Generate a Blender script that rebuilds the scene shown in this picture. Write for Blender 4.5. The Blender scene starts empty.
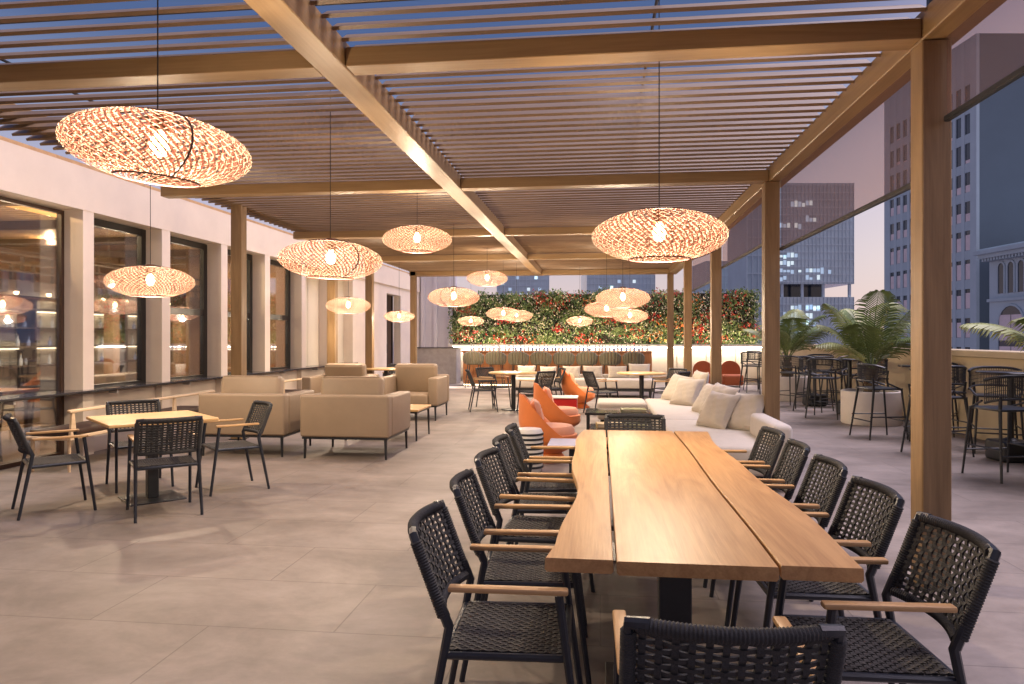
import bpy, bmesh, math, random
from mathutils import Matrix, Vector
R = math.radians
PI = math.pi
rnd = random.Random(7)
C = bpy.context.scene.collection
S = bpy.context.scene

# ------------------------------------------------------------------ camera
cam = bpy.data.cameras.new('camera'); camo = bpy.data.objects.new('camera', cam); C.objects.link(camo)
camo.location = (0, 0, 1.45); camo.rotation_euler = (R(90), 0, R(7))
cam.sensor_width = 36; cam.lens = 25.31; cam.shift_y = -5/1024; cam.clip_start = .05; cam.clip_end = 6000
S.camera = camo

# ------------------------------------------------------------------ dusk sky, added fill sun, exposure
W = bpy.data.worlds.new('World'); S.world = W; W.use_nodes = True
nt = W.node_tree; nt.nodes.clear()
wo = nt.nodes.new('ShaderNodeOutputWorld'); bg = nt.nodes.new('ShaderNodeBackground')
sky = nt.nodes.new('ShaderNodeTexSky'); sky.sky_type = 'NISHITA'; sky.sun_disc = False
sky.sun_elevation = R(2.0); sky.sun_rotation = R(76)
tc = nt.nodes.new('ShaderNodeTexCoord'); sx = nt.nodes.new('ShaderNodeSeparateXYZ'); rp = nt.nodes.new('ShaderNodeValToRGB')
nt.links.new(tc.outputs['Generated'], sx.inputs[0]); nt.links.new(sx.outputs['Z'], rp.inputs[0])
e = rp.color_ramp.elements
e[0].position = 0.0; e[0].color = (.92, .70, .70, 1)
e[1].position = 1.0; e[1].color = (.05, .09, .26, 1)
for p_, c_ in ((.06, (.82, .68, .74, 1)), (.17, (.62, .57, .76, 1)), (.27, (.32, .37, .60, 1)), (.36, (.075, .13, .33, 1))):
    q = e.new(p_); q.color = c_
rp2 = nt.nodes.new('ShaderNodeValToRGB'); nt.links.new(sx.outputs['Z'], rp2.inputs[0]); e = rp2.color_ramp.elements
e[0].position = 0.0; e[0].color = (.98, .76, .74, 1); e[1].position = 1.0; e[1].color = (.05, .09, .26, 1)
for p_, c_ in ((.10, (.98, .82, .86, 1)), (.22, (.84, .73, .87, 1)), (.36, (.54, .49, .70, 1)), (.50, (.22, .24, .46, 1))):
    q = e.new(p_); q.color = c_
az = nt.nodes.new('ShaderNodeMapRange'); az.interpolation_type = 'SMOOTHSTEP'; az.inputs['From Min'].default_value = .14; az.inputs['From Max'].default_value = .5
nt.links.new(sx.outputs['X'], az.inputs[0])
mz = nt.nodes.new('ShaderNodeMixRGB'); nt.links.new(az.outputs[0], mz.inputs[0]); nt.links.new(rp.outputs[0], mz.inputs[1]); nt.links.new(rp2.outputs[0], mz.inputs[2])
mx = nt.nodes.new('ShaderNodeMixRGB'); mx.blend_type = 'ADD'; mx.inputs[0].default_value = .06
nt.links.new(mz.outputs[0], mx.inputs[1]); nt.links.new(sky.outputs[0], mx.inputs[2])
nt.links.new(mx.outputs[0], bg.inputs[0]); bg.inputs[1].default_value = .47
nt.links.new(bg.outputs[0], wo.inputs[0])
sun = bpy.data.lights.new('sun', 'SUN'); sun.energy = 2.8; sun.angle = R(40); sun.color = (.98, .86, 1)
suno = bpy.data.objects.new('sun', sun); C.objects.link(suno); suno.rotation_euler = (R(22), 0, R(104))  # high soft lilac lamp added to brighten the open terrace floor
S.view_settings.view_transform = 'Standard'; S.view_settings.look = 'None'; S.view_settings.exposure = 0.75; S.view_settings.gamma = 1
S.view_settings.use_curve_mapping = False
S.cycles.use_denoising = True; S.cycles.use_light_tree = True
S.cycles.sample_clamp_indirect = 4; S.cycles.max_bounces = 7; S.cycles.transparent_max_bounces = 12
S.cycles.caustics_reflective = False; S.cycles.caustics_refractive = False

LAMP = (1.0, .76, .50)

# ------------------------------------------------------------------ materials
def nodes(name):
    m = bpy.data.materials.new(name); m.use_nodes = True
    n = m.node_tree.nodes; l = m.node_tree.links
    return m, n, l, n['Principled BSDF']
def pm(name, c, rough=.6, metal=0, var=.12, scale=6, bump=0, bscale=60, stretch=(1, 1, 1), spec=.5, sheen=0):
    m, n, l, b = nodes(name)
    t = n.new('ShaderNodeTexCoord'); mp = n.new('ShaderNodeMapping'); mp.inputs['Scale'].default_value = stretch
    l.new(t.outputs['Object'], mp.inputs[0])
    z = n.new('ShaderNodeTexNoise'); z.inputs['Scale'].default_value = scale; z.inputs['Detail'].default_value = 5; z.inputs['Roughness'].default_value = .65
    l.new(mp.outputs[0], z.inputs['Vector'])
    r = n.new('ShaderNodeValToRGB'); r.color_ramp.elements[0].position = .3; r.color_ramp.elements[1].position = .7
    r.color_ramp.elements[0].color = tuple(x*(1-var) for x in c)+(1,); r.color_ramp.elements[1].color = tuple(min(1, x*(1+var)) for x in c)+(1,)
    l.new(z.outputs['Fac'], r.inputs[0]); l.new(r.outputs[0], b.inputs['Base Color'])
    b.inputs['Roughness'].default_value = rough; b.inputs['Metallic'].default_value = metal; b.inputs['Specular IOR Level'].default_value = spec
    if sheen: b.inputs['Sheen Weight'].default_value = sheen
    if bump:
        z2 = n.new('ShaderNodeTexNoise'); z2.inputs['Scale'].default_value = bscale; z2.inputs['Detail'].default_value = 3
        l.new(mp.outputs[0], z2.inputs['Vector'])
        bp = n.new('ShaderNodeBump'); bp.inputs['Strength'].default_value = bump; bp.inputs['Distance'].default_value = .01
        l.new(z2.outputs['Fac'], bp.inputs['Height']); l.new(bp.outputs[0], b.inputs['Normal'])
    return m
def wood(name, c1, c2, axis=1, scale=1.0, rough=.45, fine=1.0):
    m, n, l, b = nodes(name)
    t = n.new('ShaderNodeTexCoord'); mp = n.new('ShaderNodeMapping')
    s = [9*scale]*3; s[axis] = .9*scale; mp.inputs['Scale'].default_value = s
    l.new(t.outputs['Object'], mp.inputs[0])
    z = n.new('ShaderNodeTexNoise'); z.inputs['Scale'].default_value = 1.0; z.inputs['Detail'].default_value = 6; z.inputs['Distortion'].default_value = 1.4; z.inputs['Roughness'].default_value = .6
    l.new(mp.outputs[0], z.inputs['Vector'])
    mp2 = n.new('ShaderNodeMapping'); s2 = [120*scale]*3; s2[axis] = 3*scale; mp2.inputs['Scale'].default_value = s2
    l.new(t.outputs['Object'], mp2.inputs[0])
    z2 = n.new('ShaderNodeTexNoise'); z2.inputs['Scale'].default_value = 1; z2.inputs['Detail'].default_value = 2
    l.new(mp2.outputs[0], z2.inputs['Vector'])
    ad = n.new('ShaderNodeMath'); ad.operation = 'MULTIPLY_ADD'; ad.inputs[1].default_value = .35*fine
    l.new(z2.outputs['Fac'], ad.inputs[0]); l.new(z.outputs['Fac'], ad.inputs[2])
    r = n.new('ShaderNodeValToRGB'); r.color_ramp.elements[0].position = .45; r.color_ramp.elements[1].position = .85
    r.color_ramp.elements[0].color = c1+(1,); r.color_ramp.elements[1].color = c2+(1,)
    l.new(ad.outputs[0], r.inputs[0]); l.new(r.outputs[0], b.inputs['Base Color'])
    b.inputs['Roughness'].default_value = rough
    bp = n.new('ShaderNodeBump'); bp.inputs['Strength'].default_value = .12; bp.inputs['Distance'].default_value = .004
    l.new(z2.outputs['Fac'], bp.inputs['Height']); l.new(bp.outputs[0], b.inputs['Normal'])
    return m
def emit(name, c, s):
    m, n, l, b = nodes(name)
    b.inputs['Base Color'].default_value = c+(1,); b.inputs['Emission Color'].default_value = c+(1,); b.inputs['Emission Strength'].default_value = s
    return m
def glass(name, tint=(.9, .93, .95), refl=.12, rough=.02):
    m, n, l, b = nodes(name)
    n.remove(b); o = n['Material Output']
    tr = n.new('ShaderNodeBsdfTransparent'); tr.inputs[0].default_value = tint+(1,)
    gl = n.new('ShaderNodeBsdfGlossy'); gl.inputs['Roughness'].default_value = rough; gl.inputs[0].default_value = (.9, .93, 1, 1)
    fr = n.new('ShaderNodeFresnel'); fr.inputs[0].default_value = 1.5
    a = n.new('ShaderNodeMath'); a.operation = 'MULTIPLY_ADD'; a.inputs[1].default_value = .7; a.inputs[2].default_value = refl*.3; a.use_clamp = True
    l.new(fr.outputs[0], a.inputs[0])
    mi = n.new('ShaderNodeMixShader'); l.new(a.outputs[0], mi.inputs[0]); l.new(tr.outputs[0], mi.inputs[1]); l.new(gl.outputs[0], mi.inputs[2])
    l.new(mi.outputs[0], o.inputs[0]); return m
def translucent(name, cd, ct, f=.5, var=.15):
    m, n, l, b = nodes(name)
    n.remove(b); o = n['Material Output']
    d = n.new('ShaderNodeBsdfDiffuse'); t = n.new('ShaderNodeBsdfTranslucent'); mi = n.new('ShaderNodeMixShader'); mi.inputs[0].default_value = f
    tc = n.new('ShaderNodeTexCoord'); z = n.new('ShaderNodeTexNoise'); z.inputs['Scale'].default_value = 5; l.new(tc.outputs['Object'], z.inputs['Vector'])
    for s, c in ((d, cd), (t, ct)):
        r = n.new('ShaderNodeValToRGB'); r.color_ramp.elements[0].position = .3; r.color_ramp.elements[1].position = .7
        r.color_ramp.elements[0].color = tuple(x*(1-var) for x in c)+(1,); r.color_ramp.elements[1].color = tuple(min(1, x*(1+var)) for x in c)+(1,)
        l.new(z.outputs['Fac'], r.inputs[0]); l.new(r.outputs[0], s.inputs[0])
    l.new(d.outputs[0], mi.inputs[1]); l.new(t.outputs[0], mi.inputs[2]); l.new(mi.outputs[0], o.inputs[0]); return m

def floor_mat():
    m, n, l, b = nodes('concrete_tile')
    t = n.new('ShaderNodeTexCoord')
    br = n.new('ShaderNodeTexBrick'); br.offset = .5; br.inputs['Scale'].default_value = 1
    br.inputs['Brick Width'].default_value = 1.3; br.inputs['Row Height'].default_value = .68; br.inputs['Mortar Size'].default_value = .0045; br.inputs['Mortar Smooth'].default_value = .3
    br.inputs['Color1'].default_value = (1, 1, 1, 1); br.inputs['Color2'].default_value = (.90, .90, .91, 1); br.inputs['Mortar'].default_value = (.60, .59, .58, 1)
    l.new(t.outputs['Object'], br.inputs['Vector'])
    def noise(s, det, dist=0, stretch=None):
        z = n.new('ShaderNodeTexNoise'); z.inputs['Scale'].default_value = s; z.inputs['Detail'].default_value = det; z.inputs['Roughness'].default_value = .68; z.inputs['Distortion'].default_value = dist
        if stretch:
            mp = n.new('ShaderNodeMapping'); mp.inputs['Scale'].default_value = stretch; l.new(t.outputs['Object'], mp.inputs[0]); l.new(mp.outputs[0], z.inputs['Vector'])
        else: l.new(t.outputs['Object'], z.inputs['Vector'])
        return z
    z1 = noise(1.3, 10, .35, (.8, 1.2, 1)); z2 = noise(9, 6)
    r = n.new('ShaderNodeValToRGB'); r.color_ramp.elements[0].position = .33; r.color_ramp.elements[1].position = .66
    r.color_ramp.elements[0].color = (.155, .127, .110, 1); r.color_ramp.elements[1].color = (.285, .240, .213, 1)
    l.new(z1.outputs['Fac'], r.inputs[0])
    r2 = n.new('ShaderNodeValToRGB'); r2.color_ramp.elements[0].position = .3; r2.color_ramp.elements[1].position = .7
    r2.color_ramp.elements[0].color = (.84, .83, .82, 1); r2.color_ramp.elements[1].color = (1.05, 1.05, 1.05, 1)
    l.new(z2.outputs['Fac'], r2.inputs[0])
    m1 = n.new('ShaderNodeMixRGB'); m1.blend_type = 'MULTIPLY'; m1.inputs[0].default_value = 1
    m2 = n.new('ShaderNodeMixRGB'); m2.blend_type = 'MULTIPLY'; m2.inputs[0].default_value = 1
    l.new(r.outputs[0], m1.inputs[1]); l.new(r2.outputs[0], m1.inputs[2]); l.new(m1.outputs[0], m2.inputs[1]); l.new(br.outputs['Color'], m2.inputs[2])
    l.new(m2.outputs[0], b.inputs['Base Color'])
    mr = n.new('ShaderNodeMapRange'); mr.inputs['To Min'].default_value = .48; mr.inputs['To Max'].default_value = .7; l.new(z2.outputs['Fac'], mr.inputs[0]); l.new(mr.outputs[0], b.inputs['Roughness'])
    bp = n.new('ShaderNodeBump'); bp.inputs['Strength'].default_value = .25; bp.inputs['Distance'].default_value = .003
    l.new(br.outputs['Fac'], bp.inputs['Height']); bp.invert = True; l.new(bp.outputs[0], b.inputs['Normal'])
    return m

M = dict(
    floor=floor_mat(),
    pergola=wood('pergola_timber', (.225, .135, .058), (.35, .225, .105), 2, .9, .5),
    post_shaded=wood('post_timber_shaded', (.18, .108, .048), (.29, .183, .087), 2, .9, .5),  # pergola timber darkened, the shade on the post fronts put into the colour
    pergola_y=wood('pergola_timber_long', (.225, .135, .058), (.35, .225, .105), 1, .5, .42),
    pergola_x=wood('pergola_timber_cross', (.225, .135, .058), (.35, .225, .105), 0, .5, .42),
    louvre=wood('louvre_timber', (.15, .094, .053), (.25, .165, .097), 0, .5, .42),
    table=wood('oak_slab', (.35, .178, .066), (.54, .31, .13), 1, 1.1, .42),
    tablep=wood('oak_top', (.48, .29, .12), (.66, .43, .20), 0, 1.3, .35),
    arm=wood('teak_arm', (.40, .23, .10), (.58, .36, .17), 1, 3, .4),
    pale_wood=wood('pale_ash', (.56, .40, .25), (.72, .55, .37), 1, 2, .45),
    bar_wood=wood('bar_timber', (.24, .085, .026), (.37, .15, .052), 2, 1.2, .4),
    black=pm('black_metal', (.016, .018, .022), .38, .0, .25, 9),
    navy=pm('dark_frame_metal', (.016, .020, .030), .34, .0, .2, 12),
    rope=pm('dark_rope', (.030, .030, .033), .75, 0, .25, 60, .3, 300),
    rope2=pm('brown_black_rope', (.045, .040, .036), .75, 0, .3, 60, .3, 300),
    white_wall=pm('white_render', (.70, .605, .525), .8, 0, .04, 2.5, .08, 40),
    recess=pm('grey_beige_render', (.50, .44, .39), .8, 0, .04, 2.5, .08, 40),
    panelw=pm('cream_panel', (.62, .55, .44), .6, 0, .03, 2),
    ledge=pm('dark_stone_ledge', (.035, .033, .033), .12, 0, .2, 8),
    frame=pm('black_window_frame', (.012, .011, .011), .35, 0, .2, 8),
    glass=glass('window_glass'),
    beige=pm('beige_leather', (.285, .212, .147), .5, 0, .05, 5, .10, 160),
    white_fab=pm('cream_upholstery', (.49, .445, .40), .85, 0, .05, 6, .2, 240, sheen=.2),
    pillow=pm('linen_cushion', (.50, .445, .375), .9, 0, .06, 8, .3, 320, sheen=.2),
    orange=pm('orange_fabric', (.72, .20, .045), .7, 0, .06, 6, .15, 240, sheen=.15),
    peach=pm('peach_fabric', (.72, .31, .17), .75, 0, .05, 6, .15, 240, sheen=.2),
    rust=pm('rust_fabric', (.40, .105, .035), .75, 0, .06, 6, .15, 200),
    olive=pm('olive_velvet', (.115, .10, .058), .65, 0, .12, 10, .1, 150, sheen=.4),
    red=pm('red_lacquer', (.40, .012, .014), .3, 0, .06, 5),
    planter=pm('pale_planter', (.74, .68, .62), .7, 0, .06, 5, .1, 60),
    parapet=pm('sand_render', (.56, .45, .29), .75, 0, .05, 1.4, .08, 40),
    soil=pm('dark_soil', (.03, .022, .016), .95, 0, .4, 30, .6, 40),
    palm=pm('palm_leaf', (.14, .19, .06), .5, 0, .4, 3),
    palm2=pm('palm_leaf_light', (.30, .33, .11), .5, 0, .35, 3),
    trunk=pm('palm_trunk', (.10, .07, .04), .9, 0, .4, 14, .7, 30),
    leaf1=pm('ivy_leaf_dark', (.07, .12, .035), .55, 0, .45, 2.2),
    leaf2=pm('ivy_leaf_mid', (.15, .21, .06), .55, 0, .45, 2.2),
    leaf3=pm('ivy_leaf_pale', (.29, .32, .12), .55, 0, .4, 2.2),
    petal_r=pm('red_petal', (.50, .035, .02), .6, 0, .4, 2.5),
    petal_w=pm('cream_petal', (.72, .62, .46), .6, 0, .2, 3),
    petal_o=pm('orange_petal', (.66, .17, .03), .6, 0, .3, 3),
    glow=emit('bulb_glow', (1, .66, .30), 22),
    led=emit('led_strip_glow', (1, .74, .44), 4.0),
    led_hi=emit('bright_led_strip', (1, .82, .60), 50), led_soft=emit('led_soft_glow', (1, .82, .62), 3.0),
    weave=translucent('woven_rattan', (.38, .31, .24), (.38, .30, .225), .5, .08), weave_red=translucent('red_brown_rattan', (.14, .055, .042), (.115, .042, .03), .45, .15),
    trim=pm('dark_red_brown_trim', (.055, .014, .010), .5, 0, .2, 8),
    socket=wood('dark_walnut', (.09, .04, .018), (.17, .08, .035), 2, 4, .4),
    cord=pm('black_cord', (.02, .016, .013), .6, 0, .1, 8),
    city=pm('city_ground', (.20, .17, .18), .9, 0, .3, .03),
    tower=pm('blue_grey_stone', (.43, .52, .58), .8, 0, .05, .4, .05, 4),
    tower_dimmed=pm('blue_grey_stone_dimmed', (.12, .165, .205), .85, 0, .04, .3),  # tower colour darkened to offset the stronger light on the blank side
    tower_d=pm('blue_grey_stone_trim', (.40, .49, .55), .8, 0, .05, .4),
    twin=pm('dark_window_glass', (.025, .035, .055), .12, 0, .3, .5),
    pane_pink=pm('pink_window_pane', (.72, .60, .62), .6, 0, .1, 1),  # pink sky reflected in the tower glass, put into a flat colour
    cwall=pm('blue_curtain_glass', (.45, .55, .61), .10, .0, .25, .12, spec=.6),
    mull=pm('curtain_mullion', (.50, .58, .64), .5, 0, .1, 1),
    lit=emit('lit_office_glass', (.80, .95, .95), .36),
    lit2=emit('dim_office_glass', (.45, .58, .72), .36),
    iceil=wood('indoor_ceiling_timber', (.46, .27, .12), (.62, .40, .20), 0, .5, .5),
    ifloor=pm('indoor_floor', (.30, .20, .13), .4, 0, .2, 2),
    iwall=pm('indoor_brown_wall', (.36, .21, .12), .7, 0, .1, 1),
    iblue=pm('indoor_blue_panel', (.11, .17, .27), .6, 0, .1, 1),
    idark=pm('dark_brown_timber', (.045, .022, .014), .5, 0, .2, 4),
    bottle=pm('clear_bottle', (.62, .66, .74), .12, 0, .3, 6),
    bottle_b=pm('blue_bottle', (.20, .26, .50), .15, 0, .3, 6),
    brass=pm('brass', (.50, .33, .12), .3, 1, .1, 6),
    stripe_w=pm('white_ceramic', (.75, .72, .68), .35, 0, .04, 6),
    lilac=pm('gloss_top_lilac_lit', (.62, .58, .68), .08, 0, .03, 3),  # lilac reflection of the dusk sky put into the top's colour
    endwall=pm('white_render_lilac_lit', (.66, .63, .68), .8, 0, .04, 2),  # lilac dusk light put into the wall colour
    greystone=pm('grey_stone', (.36, .33, .32), .7, 0, .15, 6, .2, 30),
    book1=pm('book_ochre', (.36, .24, .08), .6, 0, .3, 8), book2=pm('book_olive', (.16, .16, .05), .6, 0, .3, 8), book3=pm('book_cream', (.6, .54, .42), .6, 0, .1, 8),
)
def blind_mat():
    m, n, l, b = nodes('smoked_screen_fabric'); n.remove(b); o = n['Material Output']
    t = n.new('ShaderNodeBsdfTransparent'); t.inputs[0].default_value = (.86, .77, .74, 1)
    d = n.new('ShaderNodeBsdfDiffuse'); d.inputs[0].default_value = (.30, .22, .18, 1)
    tl = n.new('ShaderNodeBsdfTranslucent'); tl.inputs[0].default_value = (.34, .26, .24, 1)
    a = n.new('ShaderNodeMixShader'); a.inputs[0].default_value = .4; l.new(d.outputs[0], a.inputs[1]); l.new(tl.outputs[0], a.inputs[2])
    w = n.new('ShaderNodeTexNoise'); w.inputs['Scale'].default_value = 3
    mr = n.new('ShaderNodeMapRange'); mr.inputs['To Min'].default_value = .15; mr.inputs['To Max'].default_value = .19; l.new(w.outputs['Fac'], mr.inputs[0])
    mi = n.new('ShaderNodeMixShader'); l.new(mr.outputs[0], mi.inputs[0]); l.new(t.outputs[0], mi.inputs[1]); l.new(a.outputs[0], mi.inputs[2])
    l.new(mi.outputs[0], o.inputs[0]); return m
M['screen'] = blind_mat()

# ------------------------------------------------------------------ mesh helpers
class MB:
    def __init__(s): s.v = []; s.f = []
    def add(s, vs, fs, mat=None):
        o = len(s.v)
        s.v += [tuple(mat @ Vector(p)) for p in vs] if mat is not None else [tuple(p) for p in vs]
        s.f += [tuple(o+i for i in f) for f in fs]
        return s
    def box(s, x0, x1, y0, y1, z0, z1, mat=None):
        vs = [(x, y, z) for z in (z0, z1) for y in (y0, y1) for x in (x0, x1)]
        return s.add(vs, [(0, 2, 3, 1), (4, 5, 7, 6), (0, 1, 5, 4), (2, 6, 7, 3), (0, 4, 6, 2), (1, 3, 7, 5)], mat)
    def rbox(s, x0, x1, y0, y1, z0, z1, r=.02, seg=3, mat=None):
        bm = bmesh.new(); bmesh.ops.create_cube(bm, size=1)
        for v in bm.verts: v.co = Vector(((x0+x1)/2+v.co.x*(x1-x0), (y0+y1)/2+v.co.y*(y1-y0), (z0+z1)/2+v.co.z*(z1-z0)))
        bmesh.ops.bevel(bm, geom=bm.edges[:], offset=r, segments=seg, profile=.5, affect='EDGES')
        bm.verts.index_update()
        s.add([v.co[:] for v in bm.verts], [[v.index for v in f.verts] for f in bm.faces], mat); bm.free(); return s
    def tube(s, pts, r, n=8, cap=True, mat=None):
        pts = [Vector(p) for p in pts]; k = len(pts)
        rr = r if isinstance(r, (list, tuple)) else [r]*k
        vs = []; fs = []; up = None
        for i, p in enumerate(pts):
            t = (pts[min(i+1, k-1)]-pts[max(i-1, 0)]).normalized()
            if up is None: up = Vector((0, 0, 1)) if abs(t.z) < .9 else Vector((1, 0, 0))
            a = t.cross(up)
            if a.length < 1e-5: a = t.orthogonal()
            a.normalize(); b = a.cross(t).normalized(); up = b
            for j in range(n):
                q = 2*PI*(j+.5)/n
                vs.append(p+a*math.cos(q)*rr[i]+b*math.sin(q)*rr[i])
        for i in range(k-1):
            for j in range(n):
                fs.append((i*n+j, i*n+(j+1) % n, (i+1)*n+(j+1) % n, (i+1)*n+j))
        if cap: fs.append(tuple(range(n))[::-1]); fs.append(tuple((k-1)*n+j for j in range(n)))
        return s.add(vs, fs, mat)
    def ring(s, R_, r, z=0, n=40, m=6, mat=None, a0=0, a1=2*PI):
        pts = [(R_*math.cos(a0+(a1-a0)*i/n), R_*math.sin(a0+(a1-a0)*i/n), z) for i in range(n+1)]
        return s.tube(pts, r, m, False, mat)
    def lathe(s, prof, n=24, mat=None):
        vs = []; fs = []; k = len(prof)
        for r, z in prof:
            for j in range(n): vs.append((r*math.cos(2*PI*j/n), r*math.sin(2*PI*j/n), z))
        for i in range(k-1):
            for j in range(n): fs.append((i*n+j, i*n+(j+1) % n, (i+1)*n+(j+1) % n, (i+1)*n+j))
        fs.append(tuple(range(n))[::-1]); fs.append(tuple((k-1)*n+j for j in range(n)))
        return s.add(vs, fs, mat)
    def grid(s, f, nu, nv, closed_u=False, mat=None):
        vs = [f(i/nu, j/nv) for j in range(nv+1) for i in range(nu+1)]
        w = nu+1
        fs = [(j*w+i, j*w+i+1, (j+1)*w+i+1, (j+1)*w+i) for j in range(nv) for i in range(nu)]
        return s.add(vs, fs, mat)
    def prism(s, poly, z0, z1, mat=None):
        n = len(poly); vs = [(x, y, z0) for x, y in poly]+[(x, y, z1) for x, y in poly]
        return s.add(vs, [tuple(range(n))[::-1], tuple(range(n, 2*n))]+[(i, (i+1) % n, n+(i+1) % n, n+i) for i in range(n)], mat)
    def build(s, name, m, parent=None, smooth=False):
        me = bpy.data.meshes.new(name); me.from_pydata([tuple(v) for v in s.v], [], s.f); me.validate(); me.update()
        bm = bmesh.new(); bm.from_mesh(me); bmesh.ops.recalc_face_normals(bm, faces=bm.faces[:]); bm.to_mesh(me); bm.free()
        me.materials.append(M[m] if isinstance(m, str) else m)
        if smooth:
            me.polygons.foreach_set('use_smooth', [True]*len(me.polygons))
            try: me.set_sharp_from_angle(angle=R(40))
            except Exception: pass
        o = bpy.data.objects.new(name, me); C.objects.link(o)
        if parent: o.parent = parent
        return o
def T(x=0, y=0, z=0, rz=0, rx=0, ry=0):
    return Matrix.Translation((x, y, z)) @ Matrix.Rotation(rz, 4, 'Z') @ Matrix.Rotation(ry, 4, 'Y') @ Matrix.Rotation(rx, 4, 'X')
def tag(o, label=None, cat=None, group=None, kind=None):
    if label: o['label'] = label
    if cat: o['category'] = cat
    if group: o['group'] = group
    if kind: o['kind'] = kind
    return o
def thing(name, label, cat, loc=(0, 0, 0), rz=0, group=None):
    o = bpy.data.objects.new(name, None); C.objects.link(o); o.location = loc; o.rotation_euler = (0, 0, rz); o.empty_display_size = .1
    return tag(o, label, cat, group)
def kids(o): return [c for c in bpy.data.objects if c.parent == o]
KIDS = {}
def dup(root, loc, rz, label=None, group=None):
    def rec(o, par):
        c = o.copy(); C.objects.link(c)
        if par is not None: c.parent = par
        if o not in KIDS: KIDS[o] = list(o.children)
        for ch in KIDS[o]: rec(ch, c)
        return c
    if root not in KIDS: KIDS[root] = list(root.children)
    r = rec(root, None); r.location = loc; r.rotation_euler = (0, 0, rz)
    if label: r['label'] = label
    if group: r['group'] = group
    return r
class Kind:
    """first use places the original, later uses place copies"""
    def __init__(s, root): s.root = root; s.used = False
    def put(s, loc, rz, label, group=None):
        if not s.used:
            s.used = True; s.root.location = loc; s.root.rotation_euler = (0, 0, rz); s.root['label'] = label
            if group: s.root['group'] = group
            return s.root
        return dup(s.root, loc, rz, label, group)

# ------------------------------------------------------------------ the setting
tag(MB().box(-6.52, 5.35, -6, 24.4, -.3, 0).build('terrace_floor', 'floor'), kind='structure')
tag(MB().box(-4000, 4000, -3000, 5000, -31, -30).build('city_ground', 'city'), kind='structure')

# ---- pergola
pg = thing('pergola', 'timber coloured pergola with slatted roof and square posts over the terrace', 'pergola', (0, 0, 0))
RY = [-1.5, .55, 4.38, 8.15, 11.95, 15.75, 19.62]
ZB = 3.155
posts = [(1.91 if y < 5 else 1.865, y+.08) for y in RY] + [(-5.1, 9.68), (-5.1, 13.28), (-5.2, RY[-2]+.08), (-5.2, RY[-1]+.08)]
for x, y in posts:
    b = MB().rbox(-.08, .08, -.08, .08, 0, ZB-.003 if x > 0 else 3.386, .006, 1)
    o = b.build('post', 'post_shaded', pg); o.location = (x, y, 0)
    f = MB().box(-.10, .10, -.10, .10, .0, .012).build('base_plate', 'black', o)
YE = 20.0
for x0, x1, nm in ((1.83, 2.05, 'edge_beam'), (-1.80, -1.60, 'centre_beam')):
    MB().rbox(x0, x1, -1.6, YE, ZB, ZB+.17, .006, 1).build(nm, 'pergola_y', pg)
MB().rbox(-5.27, -5.03, -1.6, YE, 3.39, 3.47, .006, 1).build('edge_beam', 'pergola_y', pg)
for i, y in enumerate(RY):
    for xa, xb in ((-5.3, -1.803), (-1.597, 1.827)):
        MB().rbox(xa, xb, y, y+.17, ZB+.004, ZB+.125, .005, 1).build('cross_beam', 'pergola_x', pg)
for xa, xb in ((-5.32, -1.803), (-1.597, 1.827)):
    MB().box(xa, xb, YE-.1, YE, ZB+.006, ZB+.15).build('cross_beam', 'pergola_x', pg)
for xa, xb, edge in ((-5.34, -1.806, 1), (-1.594, 1.824, 0)):
    mb = MB(); y = -1.45; pitch = .166
    while y < YE-.12:
        mb.box(xa, xb, -.054, .054, -.0115, .0115, T(0, y, ZB+.172, rx=R(33)))
        y += pitch
    mb.build('louvre_panel', 'louvre', pg)

for x in (-4.63, -2.24, -1.96, .36):
    MB().tube([(x, -1.5, 3.612), (x, YE-.05, 3.612)], .012, 6).build('cable_rail', 'black', pg)
for y in (-1.4, 4.5, 12, 19.9):
    MB().box(-5.2, 1.95, y, y+.04, 3.625, 3.65).build('rail_support', 'black', pg)
for x in (-5.15, 1.94):
    for y in (-1.4, 4.5, 12, 19.9): MB().box(x-.02, x+.02, y, y+.04, 3.30, 3.624).build('rail_strut', 'black', pg)
# ---- restaurant building along the window side
bd = thing('restaurant_building', 'white rendered restaurant front with deep window bays beside the terrace', 'building', (0, 0, 0))
XF = -6.25; XG = -6.53
pil = [(4.6, 4.8), (8.06, 8.25), (9.65, 9.85), (11.28, 11.48), (12.85, 13.06), (14.52, 14.73), (16.06, 16.30), (17.68, 17.9)]
for a, b in pil:
    MB().box(XG+.02, XF, a, b, -.01, 3.0).build('pilaster', 'white_wall', bd)
MB().box(XG-.12, XF+.004, -4, 25.5, 2.998, 3.52).build('header', 'white_wall', bd)
MB().box(XG+.02, XF-.03, 17.905, 20.70, -.01, 2.996).build('wall', 'white_wall', bd)
MB().box(XG+.02, XF-.03, 22.2, 25.4, -.01, 2.996).build('wall', 'white_wall', bd)
MB().box(XG-.1, XF-.03, 20.704, 22.196, 2.75, 2.996).build('wall', 'white_wall', bd)
dr = MB().box(XG-.06, XG-.02, 20.76, 22.14, 0, 2.75).build('door', 'idark', bd)
MB().box(XG-.018, XG+.01, 20.72, 20.80, 0, 2.745).box(XG-.018, XG+.01, 22.10, 22.18, 0, 2.745).box(XG-.018, XG+.01, 21.42, 21.48, 0, 2.745).build('frame', 'frame', dr)
MB().tube([(XG+.05, 21.40, .95), (XG+.05, 21.40, 1.25)], .014).build('handle', 'black', dr)
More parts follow.
